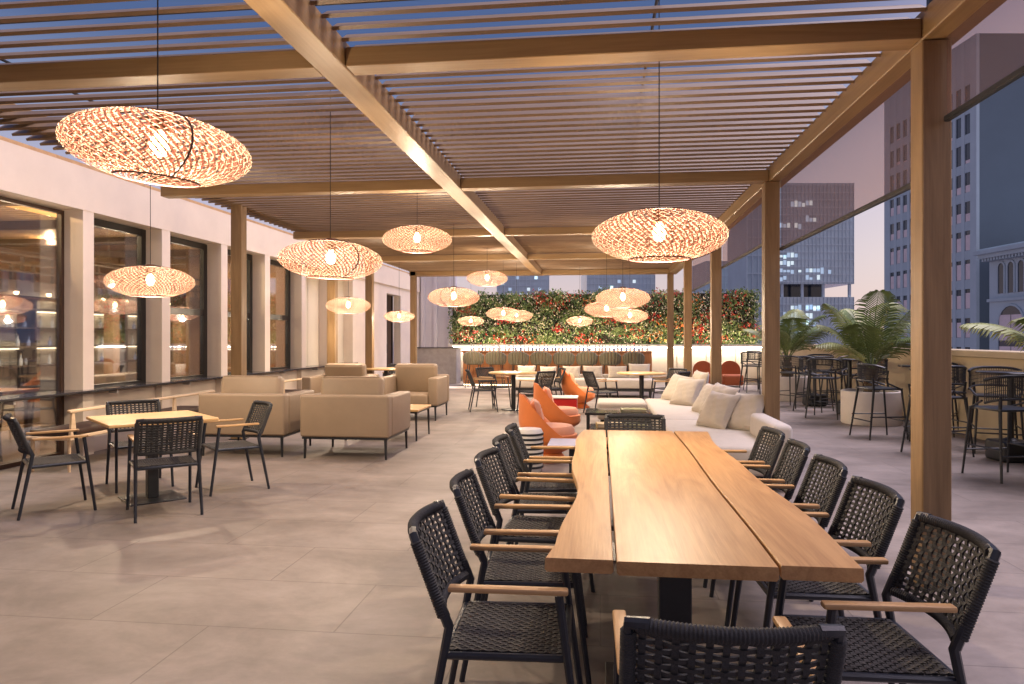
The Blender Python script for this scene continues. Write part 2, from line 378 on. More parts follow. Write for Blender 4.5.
# dado under the windows + ledge
for (a, b) in [(pil[i][1], pil[i+1][0]) for i in range(1, 7)]:
    MB().box(XG-.05, XF-.10, a+.002, b-.002, -.01, .76).build('dado_wall', 'white_wall', bd)
lg = MB().rbox(XG+.03, -6.10, 2.0, 17.66, .775, .805, .006, 1).build('window_ledge', 'ledge', bd)
for y in [3.6+i*.82*2 for i in range(9)]:
    MB().box(XF+.001, -6.13, y, y+.03, .735, .773).build('bracket', 'greystone', lg)
def window(a, b, z0, style):
    w = MB()
    f = .075 if z0 > 0 else .022
    w.box(XG-.03, XG+.035, b-f-.03, b-.004, z0, 2.99).box(XG-.03, XG+.035, a+.004, a+.04, z0, 2.99)
    w.box(XG-.03, XG+.035, a+.042, b-f-.032, 2.99-f-.02, 2.988).box(XG-.03, XG+.035, a+.042, b-f-.032, z0, z0+.05)
    if style != 'big': w.box(XG-.028, XG+.03, a+.042, b-f-.032, 1.80, 1.90)
    o = w.build('window', 'frame' if z0 > 0 else 'idark', bd)
    if style == 'panel':
        MB().box(XG-.02, XG+.0, a+.042, b-f-.032, z0+.052, 1.798).box(XG-.02, XG+.0, a+.042, b-f-.032, 1.902, 2.89).build('blind_panel', 'panelw', o)
    else:
        MB().box(XG-.006, XG+.0, a+.041, b-f-.031, z0+.051, 2.894).build('pane', 'glass', o)
window(4.8, 8.06, .0, 'big')
window(2.2, 4.6, .0, 'big')
for i in range(1, 5): window(pil[i][1], pil[i+1][0], .78, 'glass' if i > 1 else 'big')
for i in range(5, 7):
    a, b = pil[i][1], pil[i+1][0]
    MB().box(XG+.0, XG+.04, a+.003, (a+b)/2-.006, .78, 2.99).build('wall_panel', 'panelw', bd)
    MB().box(XG+.0, XG+.04, (a+b)/2+.006, b-.003, .78, 2.99).build('wall_panel', 'panelw', bd)
# rooms behind the glass
XB = -13.2
tag(MB().box(XB, XG-.13, -2, 25.4, -.3, -.004).build('indoor_floor', 'ifloor', bd))
MB().box(XB, XG-.125, -2, 25.4, 3.55, 3.7).build('ceiling', 'iceil', bd)
for y in [3+i*2.2 for i in range(9)]:
    MB().box(XB+.01, XG-.14, y, y+.14, 3.40, 3.548).build('ceiling_beam', 'idark', bd)
MB().box(XB-.2, XB, -2, 25.4, -.3, 3.7).build('back_wall', 'iwall', bd)
MB().box(XB, XG-.13, 17.5, 17.7, -.003, 3.55).build('party_wall', 'iwall', bd)
MB().box(XB, XG-.13, -2.2, -2.0, -.003, 3.55).build('party_wall', 'iwall', bd)
MB().box(XB+.005, XB+.06, 10.4, 13.0, .9, 2.45).build('blue_panel', 'iblue', bd)
tr = MB().box(-10.1, -9.85, 4, 17.4, 2.16, 2.42).build('mezzanine_beam', 'idark', bd)
mb = MB()
for z in (2.56, 2.70, 2.86): mb.box(-10.0, -9.95, 4, 17.4, z, z+.035)
y = 4.1; k = 0
while y < 17.3:
    mb.box(-10.005, -9.945, y, y+.035, 2.42, 2.86 if k % 2 else 2.72); y += .24 if k % 3 else .46; k += 1
mb.build('lattice_screen', 'idark', bd)
for y in (9.9, 13.6, 16.0):
    MB().box(-10.08, -9.87, y, y+.2, 0, 2.155).build('timber_post', 'iwall', bd)
# light that the restaurant itself gives off
def lamp_light(name, loc, power, r=.05, col=LAMP, parent=None):
    l = bpy.data.lights.new(name, 'POINT'); l.energy = power; l.color = col; l.shadow_soft_size = r
    o = bpy.data.objects.new(name, l); C.objects.link(o); o.location = loc
    if parent: o.parent = parent
    return o

# downlights on the dark beam inside
mb = MB(); sp = []
for y in [9.6+i*.72 for i in range(9)]:
    o = MB().lathe([(.02, 0), (.035, .02), (.035, .05)], 10).build('spotlight', 'glow', bd); o.location = (-9.78, y, 2.17)
for y in (10.2, 12.2, 14.6): lamp_light('spotlight_light', (-9.5, y, 2.1), 30, .08, (1, .78, .5))
for x, y, pw_ in ((-8.6, 6.6, 220), (-8.6, 11.5, 190), (-8.6, 15.5, 160), (-11.6, 8.5, 240), (-11.6, 14, 240)):
    MB().lathe([(.09, 0), (.10, .01), (.10, .02)], 20, T(x, y, 3.528)).build('added_ceiling_disc', 'led', bd); lamp_light('room_fill_light', (x, y, 3.46), pw_, .05, (1, .68, .36))  # added discs and lamps that brighten the room, not known fittings

# ---- end wall beyond the terrace
ew = thing('end_wall', 'pale lilac-lit wall with vertical pilasters at the far window-side corner', 'wall', (0, 0, 0))
MB().box(-6.4, -5.0, 24.6, 24.85, -.01, 4.6).build('wall_face', 'endwall', ew)
for x in (-6.2, -5.75, -5.3): MB().box(x, x+.12, 24.5, 24.597, -.01, 4.5).build('pilaster', 'endwall', ew)
gs = thing('stone_block', 'low grey stone block beside the end of the bar', 'stone block', (-5.05, 22.3, 0))
MB().rbox(-.75, .62, -.35, .35, 0, 1.10, .01, 2).build('block', 'greystone', gs)
MB().rbox(-.78, .65, -.38, .38, 1.104, 1.13, .006, 1).build('cap', 'ledge', gs)

# ---- planter wall + vertical garden
pw = thing('planter_wall', 'long cream panelled wall below the flowering green wall', 'wall', (0, 0, 0))
MB().box(-5.0, 5.30, 24.0, 24.38, -.01, 1.12).build('wall_core', 'panelw', pw)
for i in range(11):
    x = -4.95+i*.93
    MB().rbox(x, x+.90, 23.955, 23.998, .12, 1.06, .006, 1).build('panel', 'planter', pw)
MB().rbox(-5.0, 5.34, 23.36, 24.4, 1.124, 1.16, .006, 1).box(-5.0, 5.33, 23.362, 23.385, 1.161, 1.215).build('coping', 'planter', pw)  # widened, with a lip that hides the added uplight
MB().box(-4.9, 5.2, 23.68, 23.70, 1.10, 1.121).build('led_strip', 'led_hi', pw)
added_uplight = MB().box(-4.9, 5.2, 23.40, 23.44, 1.162, 1.18).build('led_strip', 'led_hi', pw)  # uplight added on the coping to brighten the leaves
vg = thing('green_wall', 'tall living wall of leaves with red and cream flowers behind the bar', 'green wall', (0, 0, 0))
MB().box(-5.0, 4.95, 24.1, 24.3, 1.165, 2.88).build('backing', 'soil', vg)
def leaves(n, size, seed, dens=None, spread=.26):
    r = random.Random(seed); mb = MB(); k = 0
    clumps = [(r.uniform(-5.0, 5.0), r.uniform(1.2, 2.98), r.uniform(.2, .55)) for _ in range(dens)] if dens else None
    while k < n:
        if clumps:
            c = r.choice(clumps); x = r.gauss(c[0], c[2]*.6); z = r.gauss(c[1], c[2]*.36)
        else: x = r.uniform(-5.1, 5.05); z = r.uniform(1.12, 2.98)
        edge = .06*math.sin(x*3.1+1)+.05*math.sin(x*7.7)
        if not (-5.12 < x < 5.08) or not (1.13 < z < 2.95+edge+r.uniform(-.08, .13)): continue
        y = 24.1-r.random()*spread-.06*math.sin(x*2.3+z*3.1)
        s = size*r.uniform(.6, 1.4)
        m = T(x, y, z, r.uniform(0, 6.3), r.uniform(-1.1, 1.1), r.uniform(-1.1, 1.1))
        mb.add([(-.32*s, 0, 0), (0, -.22*s, .5*s), (.32*s, .0, 0.12*s), (.05*s, .12*s, -.55*s)] if r.random() < .5 else [(-.18*s, 0, -.4*s), (.18*s, .03*s, -.4*s), (.24*s, -.05*s, .3*s), (0, -.1*s, .7*s)], [(0, 1, 2, 3)], m)
        k += 1
    return mb
for nm, mt, n, s, sd, cl, spd in (('foliage', 'leaf1', 9500, .085, 1, 0, .24), ('foliage', 'leaf2', 6500, .08, 2, 60, .30), ('foliage', 'leaf3', 2600, .07, 3, 46, .32),
                         ('red_flowers', 'petal_r', 2100, .075, 4, 34, .34), ('cream_flowers', 'petal_w', 4200, .05, 5, 0, .36), ('orange_flowers', 'petal_o', 420, .07, 6, 6, .34)):
    o = leaves(n, s, sd, cl, spd).build(nm, mt, vg); o['kind'] = 'stuff'

# ---- parapet on the open side
pp = thing('parapet', 'sand coloured parapet wall with a coping along the open side of the terrace', 'parapet wall', (0, 0, 0))
MB().box(5.36, 5.6, -4, 23.99, -.02, 1.16).build('wall_face', 'parapet', pp)
MB().rbox(5.28, 5.68, -4, 23.95, 1.162, 1.26, .01, 1).build('coping', 'parapet', pp)

# ---- smoked screens between posts
for y0, y1, zb, lab in ((.75, 4.36, 2.67, 'smoked roller screen in the bay closest to the camera, lowered least'), (4.57, 8.13, 2.39, 'smoked roller screen over the second bay, lowered most, in front of the glass tower'), (8.34, 11.93, 2.55, 'smoked roller screen in the third bay between the posts by the sofa'), (12.14, 15.73, 2.42, 'small far smoked roller screen in the fourth bay before the green wall')):
    rb = thing('roller_screen', lab, 'roller screen', (1.95, y0, zb), 0, 'smoked roller screens between the posts')
    MB().box(-.002, .002, 0.01, y1-y0-.01, .03, ZB-zb-.004).build('screen_fabric', 'screen', rb)
    MB().rbox(-.018, .018, 0.005, y1-y0-.005, 0, .035, .006, 1).build('bottom_bar', 'black', rb)

# ------------------------------------------------------------------ city beyond
def facade_windows(par, n_parts, rects, to_m, mats):
    """rects: (u0,u1,w0,w1) in facade plane -> recessed dark glass with a pale tinted lower pane; first n_parts become parts"""
    pass
TH = R(7)
def camspace(lat, d): return (lat*math.cos(TH)-d*math.sin(TH), lat*math.sin(TH)+d*math.cos(TH))
# office tower: frame aligned with u = along lateral, v = depth
bx, by = camspace(51.6, 80)
bt = thing('office_tower', 'big blue grey stone office tower with narrow windows and a blank side', 'tower', (bx, by, -30), TH)
HT = 30+35.2; ND = 13
core = MB().box(.35, 24, 0, 19.8, 0, HT)
core.build('wall', 'tower_dimmed', bt)
u_w = 1.62; fl_h = 3.3
pier = MB()
v0 = 1.1
cols = [v0+i*u_w for i in range(11)]
for i in range(12):
    a = 0 if i == 0 else cols[i-1]+1.02
    b = cols[i] if i < 11 else 19.8
    pier.box(0, .348, a, b, 0, HT)
pier.build('piers', 'tower', bt)
sp_ = MB()
rows = [HT-5.2-k*fl_h for k in range(18)]
for k, z in enumerate(rows):
    zt = HT if k == 0 else rows[k-1]-2.25
    sp_.box(.03, .347, .01, 19.79, z, zt)
sp_.build('spandrels', 'tower_d', bt)
cnt = 0; rest = MB(); restb = MB()
for k, z in enumerate(rows):
    for c in cols:
        bl = .35+.55*((k > 4)*.6+rnd.random()*.4) if k > 2 else .2*rnd.random()
        bl = min(.8, bl)*2.25
        if cnt < 78 and c < 9 or (k < 12 and c > 16 and cnt < 100):
            w = MB().box(.12, .16, c+.003, c+1.017, z-2.25, z-.002).build('window', 'twin', bt)
            if bl > .3: MB().box(.105, .118, c+.06, c+.96, z-2.22, z-2.25+bl).build('pink_pane', 'pane_pink', w)  # lower glass painted with the reflected sky
            cnt += 1
        else:
            rest.box(.12, .16, c+.003, c+1.017, z-2.25, z-.002); restb.box(.105, .118, c+.06, c+.96, z-2.22, z-2.25+bl)
o = rest.build('far_window', 'twin', bt); o['kind'] = 'stuff'; o = restb.build('far_pink_pane', 'pane_pink', bt); o['kind'] = 'stuff'

# classical block in front of the blank side
cx_, cy_ = camspace(49.4, 44)
cb = thing('classical_building', 'lower blue grey building with a cornice and arched windows by the tower', 'building', (cx_, cy_, -30), TH)
LZ = 30+10.6; LL = 31.4
MB().box(.6, 18, 0, LL, 0, LZ-.6).build('wall', 'tower', cb)
MB().box(-.9, 18, -.5, LL+.4, LZ-.6, LZ-.2).box(-.55, 18, -.3, LL+.25, LZ-.2, LZ).box(-.5, .598, -.2, LL+.2, LZ-1.0, LZ-.602).build('cornice', 'tower_d', cb)
mb = MB(); y = 0
while y < LL: mb.box(-.3, .597, y, y+.22, LZ-1.3, LZ-1.003); y += .45
mb.build('dentils', 'tower_d', cb)
MB().box(.3, .598, 0, LL, LZ-5.5, LZ-5.2).build('string_course', 'tower_d', cb)
def arch_pts(w, h, n=8):
    r = w/2; return [(-r, 0), (r, 0)]+[(r*math.cos(PI*i/n), h-r+r*math.sin(PI*i/n)) for i in range(n+1)]
def arch_window(yc, w, z0, h, big):
    pts = arch_pts(w, h)
    mm = Matrix(((0, 0, 1, 0), (1, 0, 0, 0), (0, 1, 0, 0), (0, 0, 0, 1)))   # (u, w, depth) -> (x=depth, y=u, z=w)
    o = MB().prism(pts, .575, .62, Matrix.Translation((0, yc, z0)) @ mm).build('window', 'twin', cb)
    fr = MB(); op = arch_pts(w+.4, h+.2)
    n = len(pts)
    vs = [(u, v, d) for d in (.5, .598) for (u, v) in pts]+[(u, v, d) for d in (.5, .598) for (u, v) in op]
    fs = []
    for i in range(1, n):
        j = (i+1) % n if i+1 < n else None
        if j is None: j = 0
        fs += [(i, j, 2*n+j, 2*n+i), (i, n+i, n+j, j), (2*n+i, 2*n+j, 3*n+j, 3*n+i)]
    fr.add(vs, fs, Matrix.Translation((0, yc, z0)) @ mm); fr.build('frame', 'tower_d', o)
    if big:
        MB().box(.55, .572, yc-w/2+.1, yc-.06, z0+.2, z0+1.5).box(.55, .572, yc+.06, yc+w/2-.1, z0+.2, z0+1.5).box(.55, .572, yc-w/2+.1, yc-.06, z0+2.1, z0+h-.9).box(.55, .572, yc+.06, yc+w/2-.1, z0+2.1, z0+h-.9).build('pink_pane', 'pane_pink', o)
for bay in range(6):
    yb = LL-3.3-bay*5.6
    for q in (-1.45, 0, 1.45): arch_window(yb+q, .85, LZ-4.7, 3.1, False)
    arch_window(yb, 3.6, LZ-11.6, 5.6, True)

# glass tower
gx, gy = camspace(53, 150)
gt = thing('glass_tower', 'glass curtain wall office tower with lit floors and an open terrace gap', 'tower', (gx, gy, -30), TH)
gw = 18.2; GT = 30+1.45+154/720*150; gap0 = 30+1.45+40/720*150; gap1 = 30+1.45+53/720*150
MB().box(-2, gw-.0, 0, 20, 0, gap0).build('lower_block', 'cwall', gt)
MB().box(-2, gw-.0, 0, 20, gap1, GT).build('upper_block', 'cwall', gt)
MB().box(-2, gw-5, 4, 20, gap0+.01, gap1-.01).build('recess_wall', 'twin', gt)
for x in (3.2, 7.4, 11.8, gw-.9): MB().box(x, x+.5, .3, .8, gap0+.01, gap1-.01).build('column', 'mull', gt)
mv = MB()
for i in range(27):
    x = -2+i*.777; mv.box(x-.05, x+.05, -.12, -.005, 0, gap0).box(x-.05, x+.05, -.12, -.005, gap1, GT)
z = 1.0; mh = MB()
while z < GT:
    if not (gap0-.4 < z < gap1+.2): mh.box(-2, gw, -.10, -.006, z, z+.22)
    z += 1.55
mv.build('mullions', 'mull', gt); mh.build('spandrels', 'mull', gt)
k = 0
rr = random.Random(5)
zs = [30+1.45+h/720*150 for h in (132, 121, 113, 84, 82, 77, 72, 67, 66, 60, 59, 33, 31, 30, 24, 17, 12, 8)]
for zi in zs:
    zr = 1.0+1.55*math.floor((zi-1.0)/1.55)+.24
    if gap0-1.6 < zr < gap1: continue
    i0 = rr.randint(0, 14); n = rr.randint(4, 10)
    for i in range(i0, min(25, i0+n)):
        if k < 96 and rr.random() < .8:
            x = -2+i*.777
            MB().box(x+.06, x+.71, -.03, -.008, zr+rr.choice((0, .3)), zr+1.28-rr.choice((0, .2, .5))).build('window', 'lit' if rr.random() < .5 else 'lit2', gt); k += 1

# slim blue block and the towers behind the green wall
def block(name, label, lat0, lat1, d, zt, dep=14, matn='cwall', nx=8, nfl=22, lits=14, seed=1):
    x, y = camspace(lat0, d); o = thing(name, label, 'tower', (x, y, -30), TH); w = lat1-lat0
    MB().box(0, w, 0, dep, 0, 30+zt).build('wall', matn, o)
    g = MB(); H_ = 30+zt
    for i in range(nx+1): g.box(w*i/nx-.06, w*i/nx+.06, -.1, -.004, 0, H_)
    fh = H_/nfl
    for i in range(nfl+1): g.box(0, w, -.08, -.005, i*fh-.15, i*fh+.0)
    g.build('mullions', 'mull', o)
    q = random.Random(seed)
    for i in range(lits):
        c = q.randrange(nx); f = q.randint(nfl//2, nfl-2)
        MB().box(w*c/nx+.08, w*(c+1)/nx-.08, -.03, -.006, f*fh+.05, f*fh+fh*.55).build('window', 'lit' if q.random() < .5 else 'lit2', o)
    return o
def lat(px, d): return (px-512)/720*d
block('slim_tower', 'slim dark blue tower between the green wall and the glass tower', lat(747, 110), lat(764, 110), 110, 17+8, 10, 'tower_d', 3, 20, 0)
block('stone_tower', 'grey tower half hidden behind the posts above the green wall', lat(706, 180), lat(735, 180), 180, 1.45+76/720*180, 14, 'tower', 6, 28, 14, 3)
block('wide_tower', 'blue glass tower behind the middle of the green wall', lat(587, 160), lat(655, 160), 160, 1.45+66/720*160, 14, 'cwall', 18, 34, 40, 4)
block('corner_tower', 'dark blue glass tower behind the window-side half of the green wall', lat(497, 170), lat(549, 170), 170, 1.45+75/720*170, 14, 'cwall', 14, 36, 36, 6)

# ------------------------------------------------------------------ pendant lamps
def make_pendant():
    t = thing('pendant_lamp', 'x', 'pendant lamp')
    a, h = .425, .146
    def prof(v):                     # v 0..1 bottom to top, openings at both ends
        q = -1.06+2.12*v
        return a*math.cos(q)**1.12, h*math.sin(q)/math.sin(1.06)
    def helix(sgn, N, cover, off, tw, K=12):
        mb = MB()
        for i in range(N):
            a0 = 2*PI*i/N; vs = []
            for k in range(K+1):
                v = k/K; r, z = prof(v); an = a0+sgn*tw*(v-.5); hw = cover*PI/N
                for e in (-1, 1): vs.append(((r+off)*math.cos(an+e*hw), (r+off)*math.sin(an+e*hw), z))
            mb.add(vs, [(2*k, 2*k+1, 2*k+3, 2*k+2) for k in range(K)])
        return mb
    mb = MB(); KR = 21
    for k in range(0, KR+1):
        q = 352; vs = []
        for i in range(q):
            an = 2*PI*i/q
            tt = min(1, max(0, (k+.46*(2*abs(((an*44/(2*PI)+.5*(k % 2)) % 1)*2-1)-1))/KR))
            for e in (-1, 1):
                r2, z2 = prof(tt+e*.0070); vs.append(((r2+.0015)*math.cos(an), (r2+.0015)*math.sin(an), z2))
        mb.add(vs, [(2*i, 2*i+1, (2*i+3) % (2*q), (2*i+2) % (2*q)) for i in range(q)])
    sh = mb.build('lamp_shade', 'weave', t)
    helix(-1, 76, .38, -.003, .9).build('red_weave', 'weave_red', sh)
    r0, z0 = prof(0); r1, z1 = prof(1)
    mt = MB().ring(r0, .005, z0).ring(r1, .005, z1)
    mt.tube([(prof(k/14)[0]*1.012*math.cos(-.5), prof(k/14)[0]*1.012*math.sin(-.5), prof(k/14)[1]) for k in range(15)], 0.0055, 6)
    mt.build('trim_ring', 'trim', sh)
    MB().lathe([(.046, .085), (.048, .09), (.048, .175), (.044, .18)], 16).build('socket', 'socket', t)
    sp = MB()
    for k in range(3):
        q = 2*PI*k/3; sp.tube([(0, 0, .182), (r1*math.cos(q), r1*math.sin(q), z1)], .003, 5)
    sp.build('spider_bracket', 'trim', t)
    b = MB().lathe([(.014, .10), (.017, .08), (.038, .045), (.043, .012), (.028, -.024), (.005, -.034)], 14).build('bulb', 'glow', t, True)
    lamp_light('bulb_light', (0, 0, -.07), 78, .05, (1, .79, .56), t)
    MB().tube([(0, 0, .18), (0, 0, 1)], .0035, 6).build('cord', 'cord', t)
    return t
PK = Kind(make_pendant())
lamps = [(-1.95, 2.99, 2.285, .78, 'large tilted woven pendant lamp at the top corner, closest to the camera', 5),
 (.37, 4.65, 2.09, .85, 'large woven pendant lamp hanging above the far half of the long oak table', 0),
 (-2.23, 5.77, 2.09, .85, 'woven pendant lamp hanging lower between the big corner lamp and the armchairs', 2),
 (-4.63, 6.95, 2.02, .85, 'woven pendant lamp above the small square table by the window bays', 0),
 (-2.24, 8.66, 2.65, .85, 'woven pendant lamp on a short cord near the roof, the bigger of two', 0),
 (-4.55, 12.63, 2.02, .8, 'woven pendant lamp in front of the cream wall panels behind the armchairs', 0),
 (-4.66, 16.35, 1.93, .7, 'small woven pendant lamp in front of the tall dark door', 0),
 (-2.38, 11.57, 2.10, .85, 'woven pendant lamp overlapping the window-side end of the green wall', 0),
 (-2.33, 14.75, 2.66, .85, 'woven pendant lamp on a short cord just below the far roof edge', 0),
 (-3.46, 19.11, 1.88, .7, 'small woven pendant lamp over the window-side end of the bar', 0),
 (-2.27, 16.79, 2.0, .8, 'woven pendant lamp before the green wall, front one of an overlapping pair', 0),
 (-2.08, 17.87, 1.98, .8, 'woven pendant lamp before the green wall, rear one of an overlapping pair', 0),
 (-.53, 18.74, 1.86, .7, 'small single woven pendant lamp over the middle of the bar', 0),
 (.35, 11.46, 2.06, .85, 'front and highest lamp of the cluster of three before the green wall', 0),
 (.12, 14.05, 1.99, .85, 'middle lamp of the cluster of three, mostly hidden behind the front one', 0),
 (.61, 15.19, 1.89, .75, 'lowest lamp of the cluster of three before the green wall', 0)]
for i, (x, y, z, D, lab, tilt) in enumerate(lamps):
    o = PK.put((x, y, z), R(40*i), lab, 'woven pendant lamps under the pergola')
    s = D/.85; o.scale = (s, s, s)
    L = (3.60-z)/s
    if tilt: o.rotation_euler = (R(0), R(tilt), R(-10))
    for c in o.children:
        if c.name.startswith('cord'):
            if i == 0: pass
            c.scale = (1, 1, (L-.18)/.82); c.location = (0, 0, .18-.18*(L-.18)/.82)
            c.rotation_euler = (0, -R(tilt), 0)
for x, y, z, lab in ((-8.7, 8.6, 2.0, 'front woven lamp hanging inside the restaurant behind the large end window'), (-9.0, 9.9, 1.93, 'rear woven lamp hanging inside the restaurant behind the large end window'), (-8.6, 11.9, 2.0, 'woven lamp hanging inside the restaurant behind the first framed window'), (-8.8, 14.2, 1.95, 'woven lamp hanging inside the restaurant behind the second framed window')):
    o = PK.put((x, y, z), .4, lab, 'woven pendant lamps inside the restaurant')
    for c in o.children:
        if c.name.startswith('cord'): c.scale = (1, 1, (3.55-z-.18)/.82); c.location = (0, 0, .18-.18*(3.55-z-.18)/.82)

# ------------------------------------------------------------------ long dining table
dt = thing('dining_table', 'long live-edge oak table of three slabs on black pedestals, in front', 'table', (.30, 3.95, 0))
def edge_poly(left, right):
    return left+right[::-1]
ys = [2.30+i*.11 for i in range(31)]
def wl(y): return -.145+.028*math.sin(y*2.3+.2)-.012*math.sin(y*5.1)+(.05 if y > 3.2 else .05*(y-2.3)/.9)*0-(.03 if y < 2.5 else 0)*(2.5-y)/.2
def wr(y): return .80+.022*math.sin(y*1.9+2.0)+.010*math.sin(y*4.7)+.02*max(0, 1-(y-2.3)/.8)
def slab(lf, rf, y0=2.345, y1=5.62, bev=.006):
    mb = MB(); n = 40; zt, zb = .73, .685
    vs = []; fs = []
    for i in range(n+1):
        y = y0+(y1-y0)*i/n; a, b = lf(y), rf(y)
        e0 = .004
        vs += [(a+.006, y, zb), (a-.001, y, zb+.008), (a, y, zt-.003), (a+.003, y, zt), (b-.003, y, zt), (b, y, zt-.003), (b+.001, y, zb+.008), (b-.006, y, zb)]
    for i in range(n):
        for k in range(8): fs.append((i*8+k, i*8+(k+1) % 8, (i+1)*8+(k+1) % 8, (i+1)*8+k))
    fs.append(tuple(range(8))); fs.append(tuple(n*8+k for k in range(8)))
    return mb.add([(x-.30, y-3.95, z) for x, y, z in vs], fs)
slab(wl, lambda y: .041).build('slab', 'table', dt)
slab(lambda y: .053, lambda y: .551+.004*math.sin(y*3), 2.335).build('slab', 'table', dt)
slab(lambda y: .563+.004*math.sin(y*3), wr, 2.355).build('slab', 'table', dt)
for y in (-.95, .95):
    p = MB().rbox(-.065, .065, y-.045, y+.045, .012, .66, .004, 1).build('pedestal', 'black', dt)
    MB().rbox(-.28, .28, y-.22, y+.22, 0, .012, .004, 1).build('base_plate', 'black', p)
    MB().rbox(-.40, .40, y-.05, y+.05, .662, .684, .004, 1).build('cross_bearer', 'black', p)

# ------------------------------------------------------------------ rope armchair
def strand(mb, pts, nrm, side, w, t):
    n = len(pts); vs = []
    for p, nn, s in zip(pts, nrm, side):
        for a, b in ((-1, -1), (1, -1), (1, 1), (-1, 1)): vs.append(p+s*(w*a)+nn*(t*b))
    fs = [(i*4+k, i*4+(k+1) % 4, (i+1)*4+(k+1) % 4, (i+1)*4+k) for i in range(n-1) for k in range(4)]
    mb.add(vs, fs)
def weave_panel(P, nu, nv, wu, wv, th=.0028, amp=.0035, sub=2):
    """P(u,v)->point; nu strands run along v, nv strands run along u"""
    mb = MB(); e = 1e-3
    def fr(u, v):
        p = P(u, v); du = (P(min(u+e, 1), v)-P(max(u-e, 0), v)).normalized(); dv = (P(u, min(v+e, 1))-P(u, max(v-e, 0))).normalized()
        return p, du, dv, du.cross(dv).normalized()
    for i in range(nu):
        u = (i+.5)/nu; pts = []; ns = []; ss = []
        for k in range(nv*sub//1+1):
            v = k/(nv*sub); p, du, dv, n = fr(u, v)
            pts.append(p+n*amp*math.cos(PI*(v*nv-.5)+PI*i)); ns.append(n); ss.append(du)
        strand(mb, pts, ns, ss, wu, th)
    for j in range(nv):
        v = (j+.5)/nv; pts = []; ns = []; ss = []
        for k in range(nu*sub+1):
            u = k/(nu*sub); p, du, dv, n = fr(u, v)
            pts.append(p-n*amp*math.cos(PI*(u*nu-.5)+PI*j)); ns.append(n); ss.append(dv)
        strand(mb, pts, ns, ss, wv, th)
    return mb
def rope_wrap(mb, p0, p1, r, pitch=.0095, bow=None):
    p0 = Vector(p0); p1 = Vector(p1); L = (p1-p0).length; n = max(4, int(L/pitch)); pts = []; rr = []
    for i in range(n*2+1):
        t = i/(n*2); p = p0.lerp(p1, t)
        if bow: p = p+bow*(1-(2*t-1)**2)
        pts.append(p); rr.append(r if i % 2 else r*.86)
    mb.tube(pts, rr, 8)
def make_chair():
    t = thing('dining_armchair', 'x', 'armchair')
    hw = .242
    for s in (-1, 1):
        MB().tube([(s*(hw+.012), .285, 0), (s*hw, .20, .645)], [.0125, .0155], 8).build('leg', 'navy', t, True)
        MB().tube([(s*(hw+.012), -.275, 0), (s*hw, -.175, .53), (s*hw, -.205, .60)], [.0125, .0165, .016], 8).build('leg', 'navy', t, True)
    fm = MB()
    for s in (-1, 1): fm.tube([(s*(hw-.004), -.195, .425), (s*(hw-.004), .228, .43)], .0135, 8)
    fm.tube([(-hw, .226, .43), (hw, .226, .43)], .0135, 8).tube([(-hw, -.192, .425), (hw, -.192, .425)], .0135, 8)
    fm.build('seat_frame', 'navy', t, True)
    weave_panel(lambda u, v: Vector((-(hw-.016)+2*(hw-.016)*u, -.182+.395*v, .438-.012*math.sin(PI*u)*math.sin(PI*v))), 24, 18, .0068, .0078).build('seat', 'rope2', t)
    zb0, zb1 = .545, .835
    def yb(z): return -.185-.115*(z-.53)/.305
    bow = Vector((0, -.045, 0))
    def P(u, v):
        z = zb0+(zb1-.012-zb0)*v
        x = -(hw-.014)+2*(hw-.014)*u
        return Vector((x, yb(z)-.045*(1-(2*u-1)**2), z))
    bk = weave_panel(P, 12, 13, .0085, .0062, .003, .004).build('backrest', 'rope', t)
    bf = MB()
    for s in (-1, 1): rope_wrap(bf, (s*hw, yb(.56), .56), (s*hw, yb(.815), .815), .0215)
    rope_wrap(bf, (-hw+.02, yb(.832), .832), (hw-.02, yb(.832), .832), .0205, bow=bow)
    rope_wrap(bf, (-hw+.02, yb(.55), .55), (hw-.02, yb(.55), .55), .019, bow=bow)
    bf.build('rope_binding', 'rope', bk, True)
    for s in (-1, 1):
        MB().tube([(s*hw, -.18, .53), (s*hw, yb(.80), .80), (s*hw, yb(.836), .836), (s*(hw-.05), yb(.836)-.012, .838)], .0165, 8).build('back_post', 'navy', bk, True)
    for s in (-1, 1):
        MB().rbox(s*hw-.021, s*hw+.021, -.178, .232, .648, .668, .007, 2).build('arm', 'arm', t, True)
    return t
ck = make_chair(); ck.scale = (.955, .955, .955); CK = Kind(ck)
G = 'rope armchairs around the long oak table'
words = ['first', 'second', 'third', 'fourth', 'fifth']
for i, y in enumerate((2.55, 3.24, 3.90, 4.52, 5.12)):
    CK.put((-.33, y, 0), R(-90+rnd.uniform(-5, 5)), 'dark rope armchair on the window side of the long table, %s from the near end' % words[i], G)
for i, y in enumerate((2.55, 3.24, 3.88, 4.50, 5.10)):
    CK.put((.885, y, 0), R(90+rnd.uniform(-5, 5)), 'dark rope armchair on the post side of the long table, %s from the near end' % words[i], G)
CK.put((.29, 1.955, 0), R(1), 'dark rope armchair at the near head of the long table, back to us', G)
CK.put((.28, 5.72, 0), R(180), 'dark rope armchair at the far head of the long table, facing us', G)

